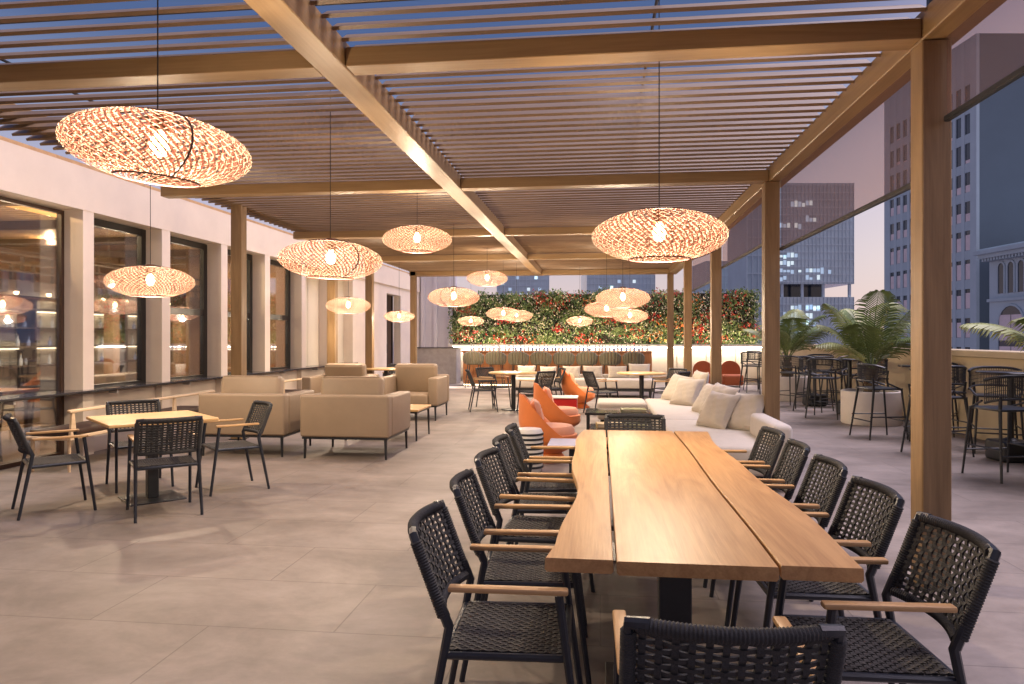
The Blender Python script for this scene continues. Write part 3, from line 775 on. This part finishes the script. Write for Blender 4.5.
# ------------------------------------------------------------------ small square table by the windows
st = thing('square_table', 'small square oak table on a black post near the windows', 'table', (-4.0, 6.03, 0), R(48))
MB().rbox(-.44, .44, -.44, .44, .705, .73, .006, 2).build('tabletop', 'tablep', st)
MB().rbox(-.045, .045, -.045, .045, .012, .70, .004, 1).build('pedestal', 'black', st)
MB().rbox(-.23, .23, -.23, .23, 0, .012, .004, 1).build('base_plate', 'black', st)
G = 'rope armchairs around the small square table'
def face(dx, dy): return math.atan2(-dx, dy)
CK.put((-3.58, 5.56, 0), face(-.65, .75), 'dark rope armchair at the small square table, its back turned to us', G)
CK.put((-4.56, 5.53, 0), face(.69, .72), 'dark rope armchair at the small square table, seen in profile beside the big window', G)
CK.put((-3.50, 6.53, 0), face(-.7, -.7), 'dark rope armchair at the small square table, in front of the beige armchair', G)
CK.put((-4.48, 6.55, 0), face(.7, -.7), 'dark rope armchair behind the small square table, facing us', G)

# ------------------------------------------------------------------ round tables further back
def round_table(x, y, r, lab):
    t = thing('round_table', lab, 'table', (x, y, 0), 0, 'round tables before the bar')
    MB().lathe([(r-.01, .722), (r, .727), (r, .748), (r-.006, .752)], 40).build('tabletop', 'tablep', t, True)
    MB().lathe([(.045, .02), (.045, .72)], 14).build('pedestal', 'black', t, True)
    MB().lathe([(.24, 0), (.24, .012), (.05, .02)], 24).build('base', 'black', t)
round_table(-1.72, 14.25, .50, 'round oak table between the beige armchairs and the bar')
round_table(.80, 14.3, .48, 'round oak table behind the white corner sofa')
round_table(-4.75, 15.6, .48, 'round pale table behind the beige armchairs by the wall')
G = 'rope armchairs at the round tables'
for x, y, dx, dy, lab in ((-2.30, 14.0, 1, .25, 'dark armchair at the round table closest to the bar end, facing the table'), (-2.2, 14.75, .7, -.6, 'dark armchair tucked behind the first round table near the bar end'),
    (-1.22, 13.7, -.7, .6, 'dark armchair between the first round table and the orange seats'), (-1.05, 14.75, -1, -.3, 'dark armchair on the far side of the first round table'),
    (.02, 13.75, .85, .4, 'dark armchair standing alone on the bar side of the second round table'), (1.30, 13.75, -.8, .5, 'dark armchair beside the white sofa cushions at the second round table'), (1.35, 14.75, -.7, -.6, 'dark armchair behind the second round table by the posts'),
    (-4.75, 16.35, 0, -1, 'dark armchair behind the pale round table by the wall')):
    CK.put((x, y, 0), face(dx, dy), lab, G)

# ------------------------------------------------------------------ beige armchairs
def make_lounge():
    t = thing('lounge_armchair', 'x', 'armchair')
    w, d = .545, .50
    fr = MB().box(-w+.02, w-.02, -d+.02, d-.02, .235, .258).build('base_frame', 'black', t)
    for sx_ in (-1, 1):
        for sy_ in (-1, 1): MB().tube([(sx_*(w-.05), sy_*(d-.05), .236), (sx_*(w-.045), sy_*(d-.045), 0)], [.019, .013], 8).build('leg', 'black', t, True)
    MB().rbox(-w, w, -d, -d+.15, .26, .76, .028, 4).build('backrest', 'beige', t, True)
    for s in (-1, 1): MB().rbox(min(s*w, s*(w-.17)), max(s*w, s*(w-.17)), -d+.153, d, .26, .745, .03, 4).build('armrest', 'beige', t, True)
    MB().rbox(-w+.173, w-.173, -d+.153, d+.01, .26, .455, .035, 4).build('seat_cushion', 'beige', t, True)
    c = MB()
    c.rbox(-w+.16, w-.16, -.09, .09, 0, .53, .055, 4, T(0, -d+.25, .44, rx=R(-10)))
    o = c.build('back_cushion', 'beige', t, True)
    pi = MB()
    pi.tube([(-w+.19, .075, .515), (w-.19, .075, .515)], .005, 6, True, T(0, -d+.25, .44, rx=R(-10)))
    pi.tube([(-w+.19, -.075, .515), (w-.19, -.075, .515)], .005, 6, True, T(0, -d+.25, .44, rx=R(-10)))
    pi.build('piping', 'beige', o)
    return t
LK = Kind(make_lounge()); G = 'beige leather lounge armchairs'
LK.put((-3.01, 8.70, 0), 0, 'beige leather lounge armchair with its back to us, beside the open floor', G)
LK.put((-4.33, 8.74, 0), R(1.5), 'beige leather lounge armchair with its back to us, partly behind a rope armchair', G)
LK.put((-3.33, 12.65, 0), R(180), 'beige lounge armchair facing us, behind the low coffee table', G)
LK.put((-4.66, 12.6, 0), R(178), 'beige lounge armchair facing us, half hidden behind the other armchairs', G)
ct = thing('coffee_table', 'low oak coffee table with thin black legs between the beige armchairs', 'coffee table', (-3.05, 10.15, 0))
MB().rbox(-.54, .54, -.40, .40, .41, .44, .006, 2).build('tabletop', 'tablep', ct)
MB().box(-.52, .52, -.38, .38, .385, .409).build('apron', 'black', ct)
for a in (-1, 1):
    for b in (-1, 1): MB().tube([(a*.50, b*.36, .386), (a*.51, b*.37, 0)], [.018, .012], 8).build('leg', 'black', ct, True)

# pale wooden settee along the wall
def bench(y0, y1, lab):
    t = thing('wooden_bench', lab, 'bench', (-5.72, y0, 0), 0, 'pale wooden benches along the window wall'); L = y1-y0
    MB().rbox(.10, .15, 0, L, .64, .675, .012, 2).build('back_rail', 'pale_wood', t, True)
    MB().rbox(-.38, .09, .05, L-.05, .385, .45, .02, 2).build('seat_cushion', 'idark', t, True)
    MB().rbox(-.40, .10, .02, L-.02, .345, .383, .008, 1).build('seat_frame', 'pale_wood', t)
    n = max(2, int(L/.75)+1)
    for i in range(n):
        y = .06+(L-.12)*i/(n-1)
        m = MB(); m.prism([(y-.05, 0), (y+.05, 0), (y+.018, .29), (y-.018, .29)], 0, .025, Matrix(((0, 0, 1, .112), (1, 0, 0, 0), (0, 1, 0, .352), (0, 0, 0, 1))))
        m.build('back_support', 'pale_wood', t)
    for x in (-.36, .07):
        for y in (.08, L-.08): MB().tube([(x, y, .345), (x, y, 0)], [.02, .014], 8).build('leg', 'pale_wood', t, True)
bench(7.0, 9.9, 'pale wooden bench with a rail back beside the small square table')
bench(10.3, 13.2, 'pale wooden bench with a rail back beyond the beige armchairs')

# ------------------------------------------------------------------ corner sofa
def pillow_mb(w, h, d, mat, n=14):
    mb = MB()
    def f(sgn):
        def g(u, v):
            a, b = 2*u-1, 2*v-1
            k = (max(0, 1-a**4)*max(0, 1-b**4))**.45
            px = a*(1-.045*(1-b*b)); pz = b*(1-.045*(1-a*a))
            if abs(a) > .85 and abs(b) > .85: px *= 1.03; pz *= 1.03
            wr = .006*math.sin(9*a+4*b)*k+.004*math.sin(17*b-5*a)*k
            return (px*w/2, sgn*(d/2*k+wr), pz*h/2+h/2)
        return g
    mb.grid(f(1), n, n, mat=mat); mb.grid(f(-1), n, n, mat=mat)
    return mb
sf = thing('corner_sofa', 'large cream upholstered corner sofa with a chaise beside the posts', 'sofa', (0, 0, 0))
MB().rbox(.74, 1.68, 6.95, 9.22, .14, .42, .05, 4).build('seat_cushion', 'white_fab', sf, True)
MB().rbox(.74, 1.68, 9.23, 12.30, .14, .42, .05, 4).build('seat_cushion', 'white_fab', sf, True)
MB().rbox(-.05, .73, 11.45, 12.30, .14, .42, .05, 4).build('chaise_cushion', 'white_fab', sf, True)
MB().rbox(.78, 1.66, 7.0, 12.26, .05, .138, .01, 1).rbox(0, .775, 11.5, 12.26, .05, .138, .01, 1).build('plinth', 'black', sf)
MB().rbox(1.60, 1.78, 6.95, 8.06, .10, .63, .05, 4).build('backrest', 'white_fab', sf, True)
MB().rbox(1.74, 1.79, 9.2, 12.30, .10, .52, .012, 2).build('backrest', 'black', sf, True)
G = 'cream cushions on the corner sofa'
for x, y, rz, tilt, w, h, lab in ((1.53, 8.22, -50, -30, .44, .46, 'cream scatter cushion closest to the end of the corner sofa, tilted against its neighbour'),
    (1.24, 8.42, -54, -30, .44, .45, 'cream scatter cushion second along the corner sofa, fully visible'),
    (1.40, 9.55, -66, -32, .50, .48, 'cream scatter cushion third along the corner sofa, half covered'),
    (1.34, 10.05, -72, -33, .48, .46, 'cream scatter cushion fourth along the corner sofa, showing only its edge'),
    (1.22, 11.1, -48, -30, .50, .46, 'cream scatter cushion in the sofa corner, the front one of three'),
    (1.12, 11.9, -60, -32, .50, .48, 'cream scatter cushion in the sofa corner, leaning beside the dark armchair'),
    (1.50, 11.8, -75, -14, .48, .50, 'pale cushion standing at the back of the sofa corner by the post')):
    p = pillow_mb(w, h, .155, T(0, 0, 0, 0, R(tilt), R(rnd.uniform(-5, 5)))).build('cushion', 'pillow', None, True)
    p.location = (x, y, .415); p.rotation_euler = (0, 0, R(rz)); tag(p, lab, 'cushion', G)

# ------------------------------------------------------------------ orange swivel chairs
def make_tub():
    t = thing('swivel_chair', 'x', 'lounge chair')
    MB().lathe([(.24, 0), (.245, .012), (.20, .05), (.15, .11)], 28).build('base', 'orange', t, True)
    mb = MB(); NU, NV = 48, 14
    def hgt(th):
        a = abs(((th+PI) % (2*PI))-PI)/PI
        k = min(1, max(0, (.66-a)/(.66-.20))); k = k*k*(3-2*k)*.35+k*.65
        return .31+.45*k+.03*max(0, 1-a*5)
    def shell(u, v):
        th = 2*PI*u+PI/2+PI                    # th=0 at the back (-y)
        q = 2*PI*u
        h = hgt(q); r = .17+.165*math.sin(min(1, v*1.7)*PI/2)
        z = .10+(h-.10)*v
        back = ((1+math.cos(q))/2)
        r2 = r*(1-.10*back*v)
        return (r2*math.sin(q)*(1-.22*back**2*v*v), -r2*math.cos(q)*1.05-.02*back*v, z)
    mb.grid(shell, NU, NV)
    def inner(u, v):
        q = 2*PI*u; x, y, z = shell(u, 1); h = hgt(q); back = (1+math.cos(q))/2
        k = .80-.05*v
        return (x*(1-.22*min(1, v*3))*(1-.1*v), y*(1-.24*min(1, v*3)), h+(.30-h)*v+.012*math.sin(PI*min(1, v*3)))
    mb.grid(inner, NU, 8)
    mb.build('shell', 'orange', t, True)
    MB().lathe([(.05, .28), (.22, .285), (.27, .32), (.27, .37), (.24, .41), (.10, .425), (.02, .427)], 32, T(0, .05, 0)).build('seat_cushion', 'peach', t, True)
    pillow_mb(.36, .30, .12, T(0, -.085, .42, 0, R(16))).build('back_cushion', 'peach', t, True)
    return t
OK_ = Kind(make_tub()); G = 'orange swivel lounge chairs'
OK_.put((-.62, 8.5, 0), R(-84), 'orange swivel lounge chair closest to the long table', G)
OK_.put((-.64, 10.6, 0), R(-82), 'orange swivel lounge chair in the middle, before the red side table', G)
OK_.put((-.46, 14.9, 0), R(-88), 'orange swivel lounge chair furthest back, before the bench sofa', G)
for o in bpy.data.objects:
    if o.name.startswith('swivel_chair') and o.parent is None: o.scale = (1.08, 1.0, 1.0)
# striped drum stool, red cube, lilac-lit table, low tables
ss = thing('striped_stool', 'black and white striped drum stool beside the front orange chair', 'stool', (-.77, 7.75, 0))
MB().lathe([(.13, 0), (.152, .05), (.16, .24), (.152, .43), (.136, .46), (.04, .468)], 32).build('drum', 'stripe_w', ss, True)
for k in range(8):
    z = .045+k*.050; MB().lathe([(.155, z), (.1635, z+.002), (.1635, z+.022), (.155, z+.024)], 32).build('stripe', 'black', ss, True)
rc = thing('side_table', 'red cube side table with a pale top between the orange chairs', 'side table', (-.62, 12.6, 0))
MB().rbox(-.22, .22, -.22, .22, .02, .39, .008, 2).build('body', 'red', rc); MB().rbox(-.235, .235, -.235, .235, .393, .415, .005, 1).build('top', 'stripe_w', rc)
lt = thing('side_table', 'small side table with a lilac-lit gloss top next to the long table', 'side table', (-.26, 6.75, 0))
MB().rbox(-.22, .22, -.22, .22, .45, .47, .005, 1).build('top', 'lilac', lt); MB().box(-.03, .03, -.03, .03, .014, .449).box(-.18, .18, -.18, .18, 0, .013).build('pedestal', 'black', lt)
def low_table(x, y, w, d, h, lab):
    t = thing('low_table', lab, 'coffee table', (x, y, 0), 0, 'low black tables between sofa and orange chairs')
    MB().rbox(-w, w, -d, d, h-.035, h, .004, 1).build('top', 'ledge', t)
    for a in (-1, 1):
        for b in (-1, 1): MB().box(a*(w-.04)-.02, a*(w-.04)+.02, b*(d-.04)-.02, b*(d-.04)+.02, 0, h-.036).build('leg', 'black', t)
    MB().box(-w+.065, w-.065, -d+.065, d-.065, .09, .11).build('shelf', 'black', t)
low_table(.30, 10.75, .52, .33, .36, 'taller low black table near the sofa chaise')
low_table(.28, 9.65, .42, .32, .26, 'shorter low black table behind the far head chair')
def book(x, y, z, w, d, h, m, rz, lab):
    t = thing('book', lab, 'book', (x, y, z), rz)
    MB().box(-w/2, w/2, -d/2, d/2, 0, .006).box(-w/2, w/2, -d/2, d/2, h-.006, h).box(-w/2, -w/2+.006, -d/2, d/2, .0061, h-.0061).build('cover', m, t)
    MB().box(-w/2+.007, w/2-.008, -d/2+.008, d/2-.008, .0062, h-.0062).build('pages', 'book3', t)
book(.12, 9.62, .262, .34, .26, .05, 'book1', .1, 'ochre covered book lying flat on the shorter low table')
book(.47, 9.66, .262, .30, .24, .04, 'book2', -.15, 'olive covered book lying beside the ochre one on the shorter low table')
book(.48, 10.72, .362, .36, .28, .035, 'book2', .05, 'large olive book on the taller low table')

# ------------------------------------------------------------------ bench sofa before the bar
bsf = thing('bench_sofa', 'long cream bench sofa with loose cushions before the bar', 'sofa', (0, 0, 0))
for x0, x1 in ((-2.15, -1.02), (-1.01, .12), (.13, 1.30)):
    MB().rbox(x0, x1, 17.3, 18.1, .22, .44, .04, 3).build('seat_cushion', 'white_fab', bsf, True)
MB().rbox(-2.15, 1.30, 18.11, 18.22, .20, .52, .03, 3).build('backrest', 'white_fab', bsf, True)
MB().box(-2.1, 1.25, 17.36, 18.2, .15, .218).build('frame', 'black', bsf)
for x in (-2.0, -.9, .2, 1.15): MB().box(x, x+.06, 17.45, 17.51, 0, .149).build('leg', 'black', bsf); 
for i, (x, w, h, lab) in enumerate(((-1.85, .46, .31, 'linen cushion at the window-side end of the bench sofa'), (-1.30, .42, .29, 'linen cushion second along the bench sofa'), (-.72, .44, .30, 'linen cushion third along the bench sofa, by the orange chair'), (-.18, .48, .31, 'grey-beige linen cushion fourth along the bench sofa'), (.42, .46, .31, 'linen cushion fifth along the bench sofa, behind a dark armchair'), (.95, .52, .37, 'tall linen cushion at the post-side end of the bench sofa'))):
    p = pillow_mb(w, h, .16, T(0, 0, 0, 0, R(18))).build('cushion', 'pillow', None, True)
    p.location = (x, 17.95, .435); p.rotation_euler = (0, 0, R(rnd.uniform(-6, 6)+180)); tag(p, lab, 'cushion', 'cushions on the bench sofa')

# ------------------------------------------------------------------ bar
br = thing('bar_counter', 'long timber fronted bar counter with a glowing back shelf under the green wall', 'bar', (0, 0, 0))
mb = MB()
i = 0; x = -4.02
while x < 1.38:
    mb.rbox(x, x+.298, 20.90, 20.94, .10, 1.0, .005, 1); x += .305
mb.build('front_panel', 'bar_wood', br)
MB().box(-4.0, 1.38, 20.941, 21.5, .0, 1.0).build('body', 'idark', br)
MB().rbox(-4.06, 1.46, 20.80, 21.55, 1.003, 1.04, .006, 1).build('counter_top', 'bar_wood', br)
MB().box(-4.0, 1.38, 20.915, 20.937, .03, .06).build('led_strip', 'led', br)
MB().box(-4.0, 1.38, 21.45, 21.5, 1.045, 1.07).build('led_strip', 'led', br)
bb = MB().box(-4.0, 1.4, 22.6, 23.0, 0, 1.02).build('back_shelf', 'panelw', br)
MB().box(-3.9, 1.3, 22.7, 22.75, 1.022, 1.05).build('led_strip', 'led', bb)
tag(MB().box(-5.6, 2.2, 19.9, 20.78, 0, .004).build('pale_floor_strip', 'planter'), kind='structure')  # thin pale sheet on the floor before the bar
bot = thing('bottle', 'x', 'bottle'); MB().lathe([(.032, 0), (.034, .01), (.034, .15), (.014, .20), (.013, .27), (.015, .275)], 12).build('glass_body', 'bottle', bot, True); MB().lathe([(.014, .276), (.014, .30)], 10).build('stopper', 'brass', bot)
bot.scale = (.9, .9, .72); BK = Kind(bot)
bot2 = thing('bottle', 'x', 'bottle'); MB().lathe([(.038, 0), (.04, .01), (.04, .11), (.012, .15), (.012, .22), (.014, .225)], 12).build('glass_body', 'bottle_b', bot2, True); MB().lathe([(.013, .226), (.013, .245)], 10).build('stopper', 'black', bot2)
bot2.scale = (.9, .9, .75); BK2 = Kind(bot2)
for i in range(46):
    x = -3.85+i*.115+rnd.uniform(-.03, .03)
    k = BK if rnd.random() < .65 else BK2
    k.put((x, 21.2+rnd.uniform(-.1, .12), 1.042), rnd.random()*6, 'slim pale glass bottle standing in the row on the bar counter' if k is BK else 'squat blue glass bottle standing in the row on the bar counter', 'pale bottles on the bar' if k is BK else 'blue bottles on the bar')

def make_barstool():
    t = thing('bar_stool', 'x', 'bar stool')
    MB().lathe([(.05, .66), (.23, .665), (.245, .70), (.235, .75), (.15, .765), (.02, .768)], 24).build('seat', 'olive', t, True)
    mb = MB()
    n = 9
    for i in range(n):
        q = -1.25+2.5*i/(n-1)
        zz = 1.06-.07*abs(q)**2
        mb.tube([(.25*math.sin(q), -.25*math.cos(q), .70), (.28*math.sin(q), -.28*math.cos(q), .80), (.285*math.sin(q), -.285*math.cos(q), zz-.03), (.275*math.sin(q), -.27*math.cos(q), zz)], [.036, .043, .041, .016], 8)
    mb.build('backrest', 'olive', t, True)
    for a in (-1, 1):
        for b in (-1, 1): MB().tube([(a*.15, b*.15, .66), (a*.22, b*.22, 0)], [.014, .011], 7).build('leg', 'black', t)
    MB().ring(.245, .008, .24, 28).build('footrest', 'brass', t)
    return t
QK = Kind(make_barstool())
bw = ['first', 'second', 'third', 'fourth', 'fifth', 'sixth', 'seventh', 'eighth']
for i in range(8):
    px = 472+i*23.0; d = 20.25; la = (px-512)/720*d
    QK.put((la*math.cos(TH)-d*math.sin(TH), 20.3, 0), 0, 'olive channel-tufted bar stool, %s along the bar counted from its window-side end' % bw[i], 'olive bar stools along the bar')

# rust arch chairs by the planter wall
def make_arch():
    t = thing('arch_chair', 'x', 'lounge chair')
    w = .29
    pts = [(-w, 0)]+[(w, 0)]+[(w*math.cos(PI*k/16), .44+.29*math.sin(PI*k/16)) for k in range(17)]
    MB().prism(pts, -.05, .05, Matrix(((1, 0, 0, 0), (0, 0, -1, -.28), (0, 1, 0, .02), (0, 0, 0, 1)))).build('backrest', 'rust', t, True)
    MB().rbox(-.285, .285, -.225, .30, .05, .36, .06, 4).build('seat', 'rust', t, True)
    return t
AK = Kind(make_arch())
AK.put((3.0, 21.5, 0), R(180), 'rust arch-backed lounge chair partly hidden behind a post', 'rust arch-backed lounge chairs'); AK.put((3.80, 21.6, 0), R(180), 'rust arch-backed lounge chair standing clear between two posts', 'rust arch-backed lounge chairs')

# ------------------------------------------------------------------ high tables and stools on the open side
def make_hightable():
    t = thing('high_table', 'x', 'high table')
    MB().lathe([(.345, 1.02), (.35, 1.025), (.35, 1.04), (.344, 1.045)], 36).build('tabletop', 'ledge', t, True)
    MB().tube([(0, 0, .26), (0, 0, 1.02)], .035, 12).build('pedestal', 'black', t, True)
    MB().rbox(-.19, .19, -.19, .19, 0, .24, .03, 3).lathe([(.10, .241), (.05, .27)], 16).build('base', 'black', t, True)
    return t
HK = Kind(make_hightable())
def make_highchair():
    t = thing('high_stool', 'x', 'high stool')
    MB().rbox(-.21, .21, -.20, .21, .70, .725, .012, 2).build('seat', 'black', t, True)
    def P(s, z): # rounded back outline, s -1..1
        q = s*1.35; return Vector((.265*math.sin(q), .02-.25*math.cos(q)**.7 if abs(q) < 1.57 else .02, z))
    n = 25
    def line(z0, k=0): return [P(-1+2*i/24, z0-.05*abs(-1+2*i/24)**3) for i in range(25)]
    fr = MB().tube(line(1.06), .016, 8).tube(line(.83), .013, 8)
    bk = fr.build('backrest', 'black', t, True)
    sl = MB()
    for i in range(43):
        s = -1+2*i/42; a = P(s, .83-.05*abs(s)**3); b = P(s, 1.06-.05*abs(s)**3); sl.tube([a, b], .0038, 4)
    for z in (.875, .92, .965, 1.01): sl.tube(line(z), .0032, 4)
    sl.build('woven_back', 'rope', bk)
    for a in (-1, 1):
        MB().tube([(a*.20, -.19, .86), (a*.19, -.17, .71), (a*.245, -.255, 0)], [.014, .016, .011], 8).build('leg', 'black', t, True)
        MB().tube([(a*.258, -.03, .80), (a*.20, .19, .71), (a*.235, .255, 0)], [.011, .014, .010], 8).build('leg', 'black', t, True)
    MB().tube([(-.225, .235, .26), (.225, .235, .26)], .009, 6).tube([(-.225, -.235, .26), (.225, -.235, .26)], .009, 6).tube([(-.225, -.235, .32), (-.22, .235, .32)], .009, 6).tube([(.225, -.235, .32), (.22, .235, .32)], .009, 6).build('footrail', 'black', t)
    return t
sk = make_highchair(); sk.scale = (1.1, 1.1, 1.0); SK = Kind(sk)
GH = 'high tables along the parapet'; GS = 'black high stools along the parapet'
for x, y, lab in ((4.78, 9.1, 'black pedestal high table behind the front post, closest to the camera'), (4.62, 10.95, 'black pedestal high table between the front post and the big palm'), (4.62, 14.1, 'black pedestal high table just beyond the big palm planter'), (4.5, 15.9, 'black pedestal high table in front of the further palm'), (4.5, 19.6, 'black pedestal high table at the far end of the parapet')):
    HK.put((x, y, 0), R(5), lab, GH)
for x, y, a, lab in ((4.14, 7.98, 12, 'black high stool to the right of the front post, its woven back turned to us'), (4.12, 9.45, -70, 'black high stool just beside the front post at the closest high table'), (4.95, 9.75, 160, 'black high stool on the parapet side of the closest high table'), (5.1, 8.6, 80, 'black high stool cut off by the edge of the picture at the closest high table'),
    (3.98, 10.95, -80, 'black high stool in front of the white planter of the big palm'), (4.55, 10.35, 5, 'black high stool just left of the front post, mostly hidden by it'), (5.0, 11.5, 150, 'black high stool against the parapet beside the big palm'),
    (4.02, 13.55, -30, 'black high stool with its back to us at the table beyond the big palm'), (4.75, 13.5, 20, 'black high stool between the big palm and the table beyond it'), (4.95, 14.7, 150, 'black high stool near the parapet with a rounded back beyond the big palm'), (4.15, 14.75, -130, 'black high stool behind the table beyond the big palm'),
    (3.95, 15.5, -50, 'black high stool in front of the further palm, closest to the second post'), (4.85, 15.6, 60, 'black high stool near the parapet at the table by the further palm'), (4.75, 16.5, 150, 'black high stool behind the table by the further palm'),
    (3.85, 18.9, -30, 'black high stool at the far end table, seen beside the second post'), (4.25, 20.2, -150, 'pale-lit black high stool at the far end table in front of the cream wall')):
    SK.put((x, y, 0), R(a), lab, GS)

# ------------------------------------------------------------------ palms in planters
def palm(x, y, pr, ph, nf, L, seed, lab, plab, lift=0):
    p = thing('planter', plab, 'planter', (x, y, 0), 0, 'round pale planters by the parapet')
    MB().lathe([(pr*.97, 0), (pr, .02), (pr, ph-.01), (pr-.01, ph), (pr-.05, ph), (pr-.05, ph-.06)], 40).build('pot', 'planter', p, True)
    MB().lathe([(pr-.052, ph-.10), (pr-.052, ph-.055), (.02, ph-.04)], 30).build('soil', 'soil', p)
    t = thing('palm_tree', lab, 'palm', (x, y, ph-.045), 0, 'palms in planters')
    r = random.Random(seed)
    th = .42+lift
    pts = [(0, 0, 0), (.01, 0, th*.3), (.0, .01, th*.65), (0, 0, th)]
    tk = MB().tube(pts, [.13, .105, .085, .06], 12)
    for k in range(14):
        z = .04+k*th/15; q = k*2.4; rr_ = .12-.05*z/th
        tk.tube([(rr_*math.cos(q), rr_*math.sin(q), z), (1.25*rr_*math.cos(q), 1.25*rr_*math.sin(q), z+.10)], [.03, .008], 5)
    tk.build('trunk', 'trunk', t)
    for i in range(nf):
        q = 2*PI*i*.382+r.uniform(-.2, .2)
        el = R(86-46*(i/nf)+r.uniform(-6, 6)); ln = L*r.uniform(.85, 1.12)
        droop = ln*r.uniform(.30, .46)*(1.35-.6*math.sin(el))
        dirh = Vector((math.cos(q), math.sin(q), 0)); side = Vector((-math.sin(q), math.cos(q), 0))
        def A(s): return Vector((0, 0, th-.05))+dirh*(ln*s*math.cos(el)+.25*droop*s*s)+Vector((0, 0, ln*s*math.sin(el)-droop*s**2.6))
        n = 34
        mb = MB().tube([A(k/10) for k in range(11)], [.013*(1-k/11)+.002 for k in range(11)], 5)
        for k in range(3, n+1):
            s = .10+.90*k/n; a = A(s); tg = (A(min(1.0, s+.02))-A(s-.02)).normalized(); nrm = side.cross(tg).normalized()
            lw = .013*(1-.4*s)+.004; ll = ln*.30*math.sin(PI*min(.97, .16+.82*s))**.7*r.uniform(.85, 1.1)
            for sg in (-1, 1):
                dv = (side*sg*.74+tg*.62-Vector((0, 0, .10))).normalized()
                m1 = a+dv*ll*.5+nrm*.035*ll; m2 = a+dv*ll*.85-Vector((0, 0, ll*.16)); tip = a+dv*ll-Vector((0, 0, ll*.34))
                wv = tg*lw
                mb.add([a-wv*.6, a+wv*.6, m1+wv, m1-wv, m2+wv*.6, m2-wv*.6, tip], [(0, 1, 2, 3), (3, 2, 4, 5), (5, 4, 6)])
        mb.build('frond', 'palm' if i % 3 else 'palm2', t)
palm(4.52, 12.75, .47, .55, 13, 1.6, 3, 'big potted palm with arching fronds beside the front post', 'round pale planter under the big palm, behind black stool legs')
palm(4.28, 17.3, .50, .55, 12, 1.6, 8, 'smaller looking potted palm further back beside the second post', 'round pale planter under the further palm')
palm(5.35-.55, 7.55, .45, .50, 12, 1.55, 11, 'potted palm at the picture edge with only its frond tips showing', 'round pale planter by the parapet at the picture edge')

# ------------------------------------------------------------------ furniture inside the restaurant
iso = thing('indoor_sofa', 'brown sofa inside the restaurant behind the first framed window', 'sofa', (-8.6, 11.1, 0), R(90))
MB().rbox(-.9, .9, -.4, .4, .1, .42, .05, 3).build('seat', 'beige', iso, True); MB().rbox(-.9, .9, -.42, -.22, .2, .82, .05, 3).build('backrest', 'beige', iso, True)
for s in (-1, 1): MB().rbox(s*.9-.09, s*.9+.09, -.41, .42, .1, .6, .04, 3).build('armrest', 'beige', iso, True)
ibs = thing('bottle_shelf', 'backlit shelf of bottles and plants inside the restaurant', 'shelf', (-10.6, 13.5, 0), 0)
for z in (.9, 1.25, 1.6, 1.95): MB().box(-.2, .2, -2.6, 2.6, z, z+.03).build('shelf_board', 'idark', ibs)
for y in (-2.6, -1.3, 0, 1.3, 2.57): MB().box(-.19, .19, y, y+.03, 0, 2.15).build('upright', 'idark', ibs)
MB().box(-.26, -.205, -2.6, 2.6, .0, 2.15).build('back_panel', 'panelw', ibs)
for z in (1.22, 1.92): MB().box(-.18, -.15, -2.5, 2.5, z, z+.025).build('led_strip', 'led', ibs)
for z in (.93, 1.28, 1.63):
    for i in range(18):
        k = BK if rnd.random() < .6 else BK2
        k.put((-10.6+rnd.uniform(-.05, .12), 11.05+i*.28+rnd.uniform(-.05, .05), z+.002), 0, 'slim pale bottle on the backlit shelf inside the restaurant' if k is BK else 'squat blue bottle on the backlit shelf inside the restaurant', 'pale bottles on the indoor shelf' if k is BK else 'blue bottles on the indoor shelf')
itb = thing('indoor_table', 'dark table inside the restaurant behind the large end window', 'table', (-8.3, 8.6, 0))
MB().rbox(-.6, .6, -.5, .5, .70, .74, .008, 2).build('tabletop', 'bar_wood', itb)
for a in (-1, 1):
    for b in (-1, 1): MB().box(a*.5-.03, a*.5+.03, b*.4-.03, b*.4+.03, 0, .699).build('leg', 'idark', itb)
CK.put((-7.25, 7.5, 0), R(60), 'chair just inside the large end window, seen under the ledge', 'chairs inside the restaurant')
CK.put((-8.2, 9.5, 0), R(180), 'dark chair inside the restaurant behind the indoor table', 'chairs inside the restaurant')
